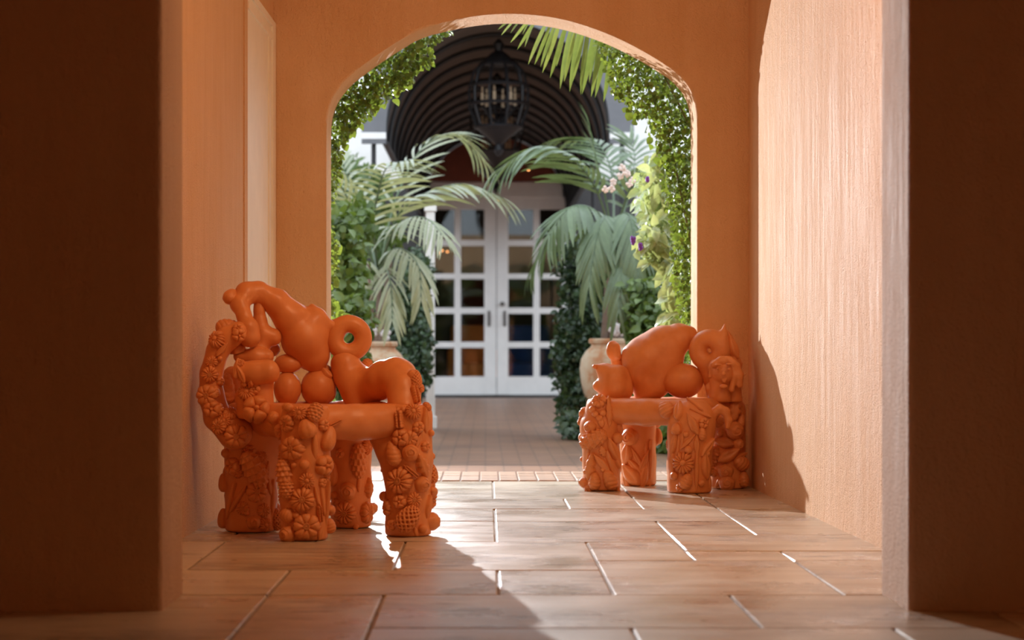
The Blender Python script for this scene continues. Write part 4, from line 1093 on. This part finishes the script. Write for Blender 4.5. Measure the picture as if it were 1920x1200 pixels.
# leafy columns either side of the path
shrub('climbing_shrub', 'dark leafy column spilling onto the path right of the white doors', 'shrub',
      [(1090,620,15.9,52,170,.35),(1078,500,15.9,40,60,.3),(1085,760,15.6,42,70,.3),(1118,560,16.2,60,110,.3),(1068,680,15.8,34,90,.25),(1082,800,15.2,34,34,.25)], 5200, (.035,.065), 'shrub_dark', ME_DARK, 120, (.05,.08), [[(1100,905,15.9),(1095,700,15.9),(1085,480,15.9)],[(1085,905,15.7),(1075,720,15.7)]])
shrub('climbing_shrub', 'dark leafy column left of the white doors, behind the left urn', 'shrub',
      [(775,600,16.4,34,140,.3),(788,520,16.4,26,60,.3),(770,700,16.2,36,60,.3),(792,660,16.2,22,80,.2),(745,640,16.6,40,110,.3)], 4200, (.035,.06), 'shrub_dark', ME_DARK, 90, (.05,.075), [[(780,905,16.3),(778,700,16.3),(785,480,16.4)]])
shrub('bushy_shrub', 'mid green bushy shrub behind the left edge of the arch', 'shrub',
      [(655,520,13.6,36,80,.3),(640,440,13.6,34,60,.3),(668,420,14.2,36,50,.3),(660,600,13.4,40,50,.3),(640,690,13.4,50,90,.3),(645,800,13.4,48,45,.3)], 2300, (.05,.09), 'shrub', ME_SHRUB, 110, (.07,.11), [[(650,905,13.6),(650,600,13.6),(655,440,13.6)]])
shrub('flowering_shrub', 'tall shrub with hazy pale flowers at far left behind the palm', 'shrub',
      [(650,330,17.5,40,40,.4),(690,370,17.5,50,60,.4),(700,450,17.5,60,90,.5),(640,420,17.5,40,80,.4),(680,600,17.5,50,110,.4),(685,740,17.5,50,60,.4)], 2500, (.05,.09), 'shrub', ME_SHRUB, 50, (.07,.1), [[(680,905,17.5),(680,600,17.5),(670,380,17.5)]])
shrub('low_shrub', 'low green shrub at the foot of the right jamb, seen under the smaller chair', 'shrub',
      [(1250,835,13.2,30,26,.2),(1290,800,13.0,40,60,.25),(1270,720,13.2,50,80,.3)], 900, (.05,.09), 'shrub', ME_SHRUB, 60, (.06,.09), [[(1270,905,13.2),(1270,740,13.2)]])
shrub('bushy_shrub', 'olive green shrub between the right urn and the creeper', 'shrub',
      [(1215,580,14.2,60,70,.3),(1240,640,14.0,60,80,.3),(1200,500,14.6,50,60,.3),(1225,770,14.2,50,70,.3)], 2300, (.05,.08), 'shrub', ME_SHRUB, 70, (.06,.09), [[(1225,905,14.2),(1220,640,14.2),(1210,520,14.4)]])
pale = shrub('pale_leaved_shrub', 'pale broad leaved shrub with purple flower spikes inside the right jamb', 'shrub',
      [(1240,400,11.4,42,64,.18),(1228,325,11.4,32,42,.15),(1255,470,11.3,32,54,.15),(1222,455,11.3,38,40,.15),(1205,360,11.7,22,40,.15),(1266,550,11.1,22,64,.12),(1248,290,11.3,20,24,.1)], 620, (.05,.09), 'pale_leaf', ME_PALE, 150, (.07,.12), [[(1280,905,11.4),(1270,600,11.4),(1245,430,11.4),(1225,320,11.4)],[(1250,470,11.4),(1210,470,11.3),(1190,462,11.3)]], aspect=.5, down=-.6)
for px, py in ((1187,454),(1201,463),(1213,336),(1240,332),(1189,450),(1186,448)):
    b = MB()
    for k in range(5): b.ball(at(px+random.uniform(-2.5,2.5), py+random.uniform(-5,5), 11.02), .009, 1, (1,1,1.4))
    sub(b.build('flower', M['purple'], pale, smooth=True), pale)
def blossoms(parent, pts, Y, s, mat, n=5):
    for px, py in pts:
        b = MB(); c = at(px, py, Y)
        for k in range(n):
            a = 2*math.pi*k/n+random.random(); b.ball(c+Vector((s*.8*math.cos(a), random.uniform(-.01,.01), s*.8*math.sin(a))), s*.62, 2, (1,.35,1))
        b.ball(c+Vector((0,-s*.3,0)), s*.3, 1); sub(b.build('blossom', M[mat], parent, smooth=True), parent)
blossoms(pr_, [(1153,617),(1161,621),(1184,611),(1192,616)], 15.1, .034, 'white_flower')
blossoms(pl, [(697,622),(724,628)], 15.0, .030, 'white_flower')
blossoms(pale, [(1172,322),(1166,314),(1176,326),(1150,341),(1147,354),(1180,345),(1186,338),(1135,355),(1163,330)], 12.2, .016, 'pink')

# white painted post wrapped by the left leafy column
pp_ = empty('garden_post', (at(807, 0, 17.2).x, 17.2, 0), label='white post half hidden by dark leaves left of the doors', cat='post')
MB().box(-.035, .035, -.035, .035, 0, 1.75, bev=.005).build('shaft', M['white_wall'], pp_); MB().box(-.05, .05, -.05, .05, 0, .10, bev=.005).build('plinth', M['white_wall'], pp_); MB().box(-.048, .048, -.048, .048, 1.75, 1.80, bev=.005).build('cap', M['white_wall'], pp_)
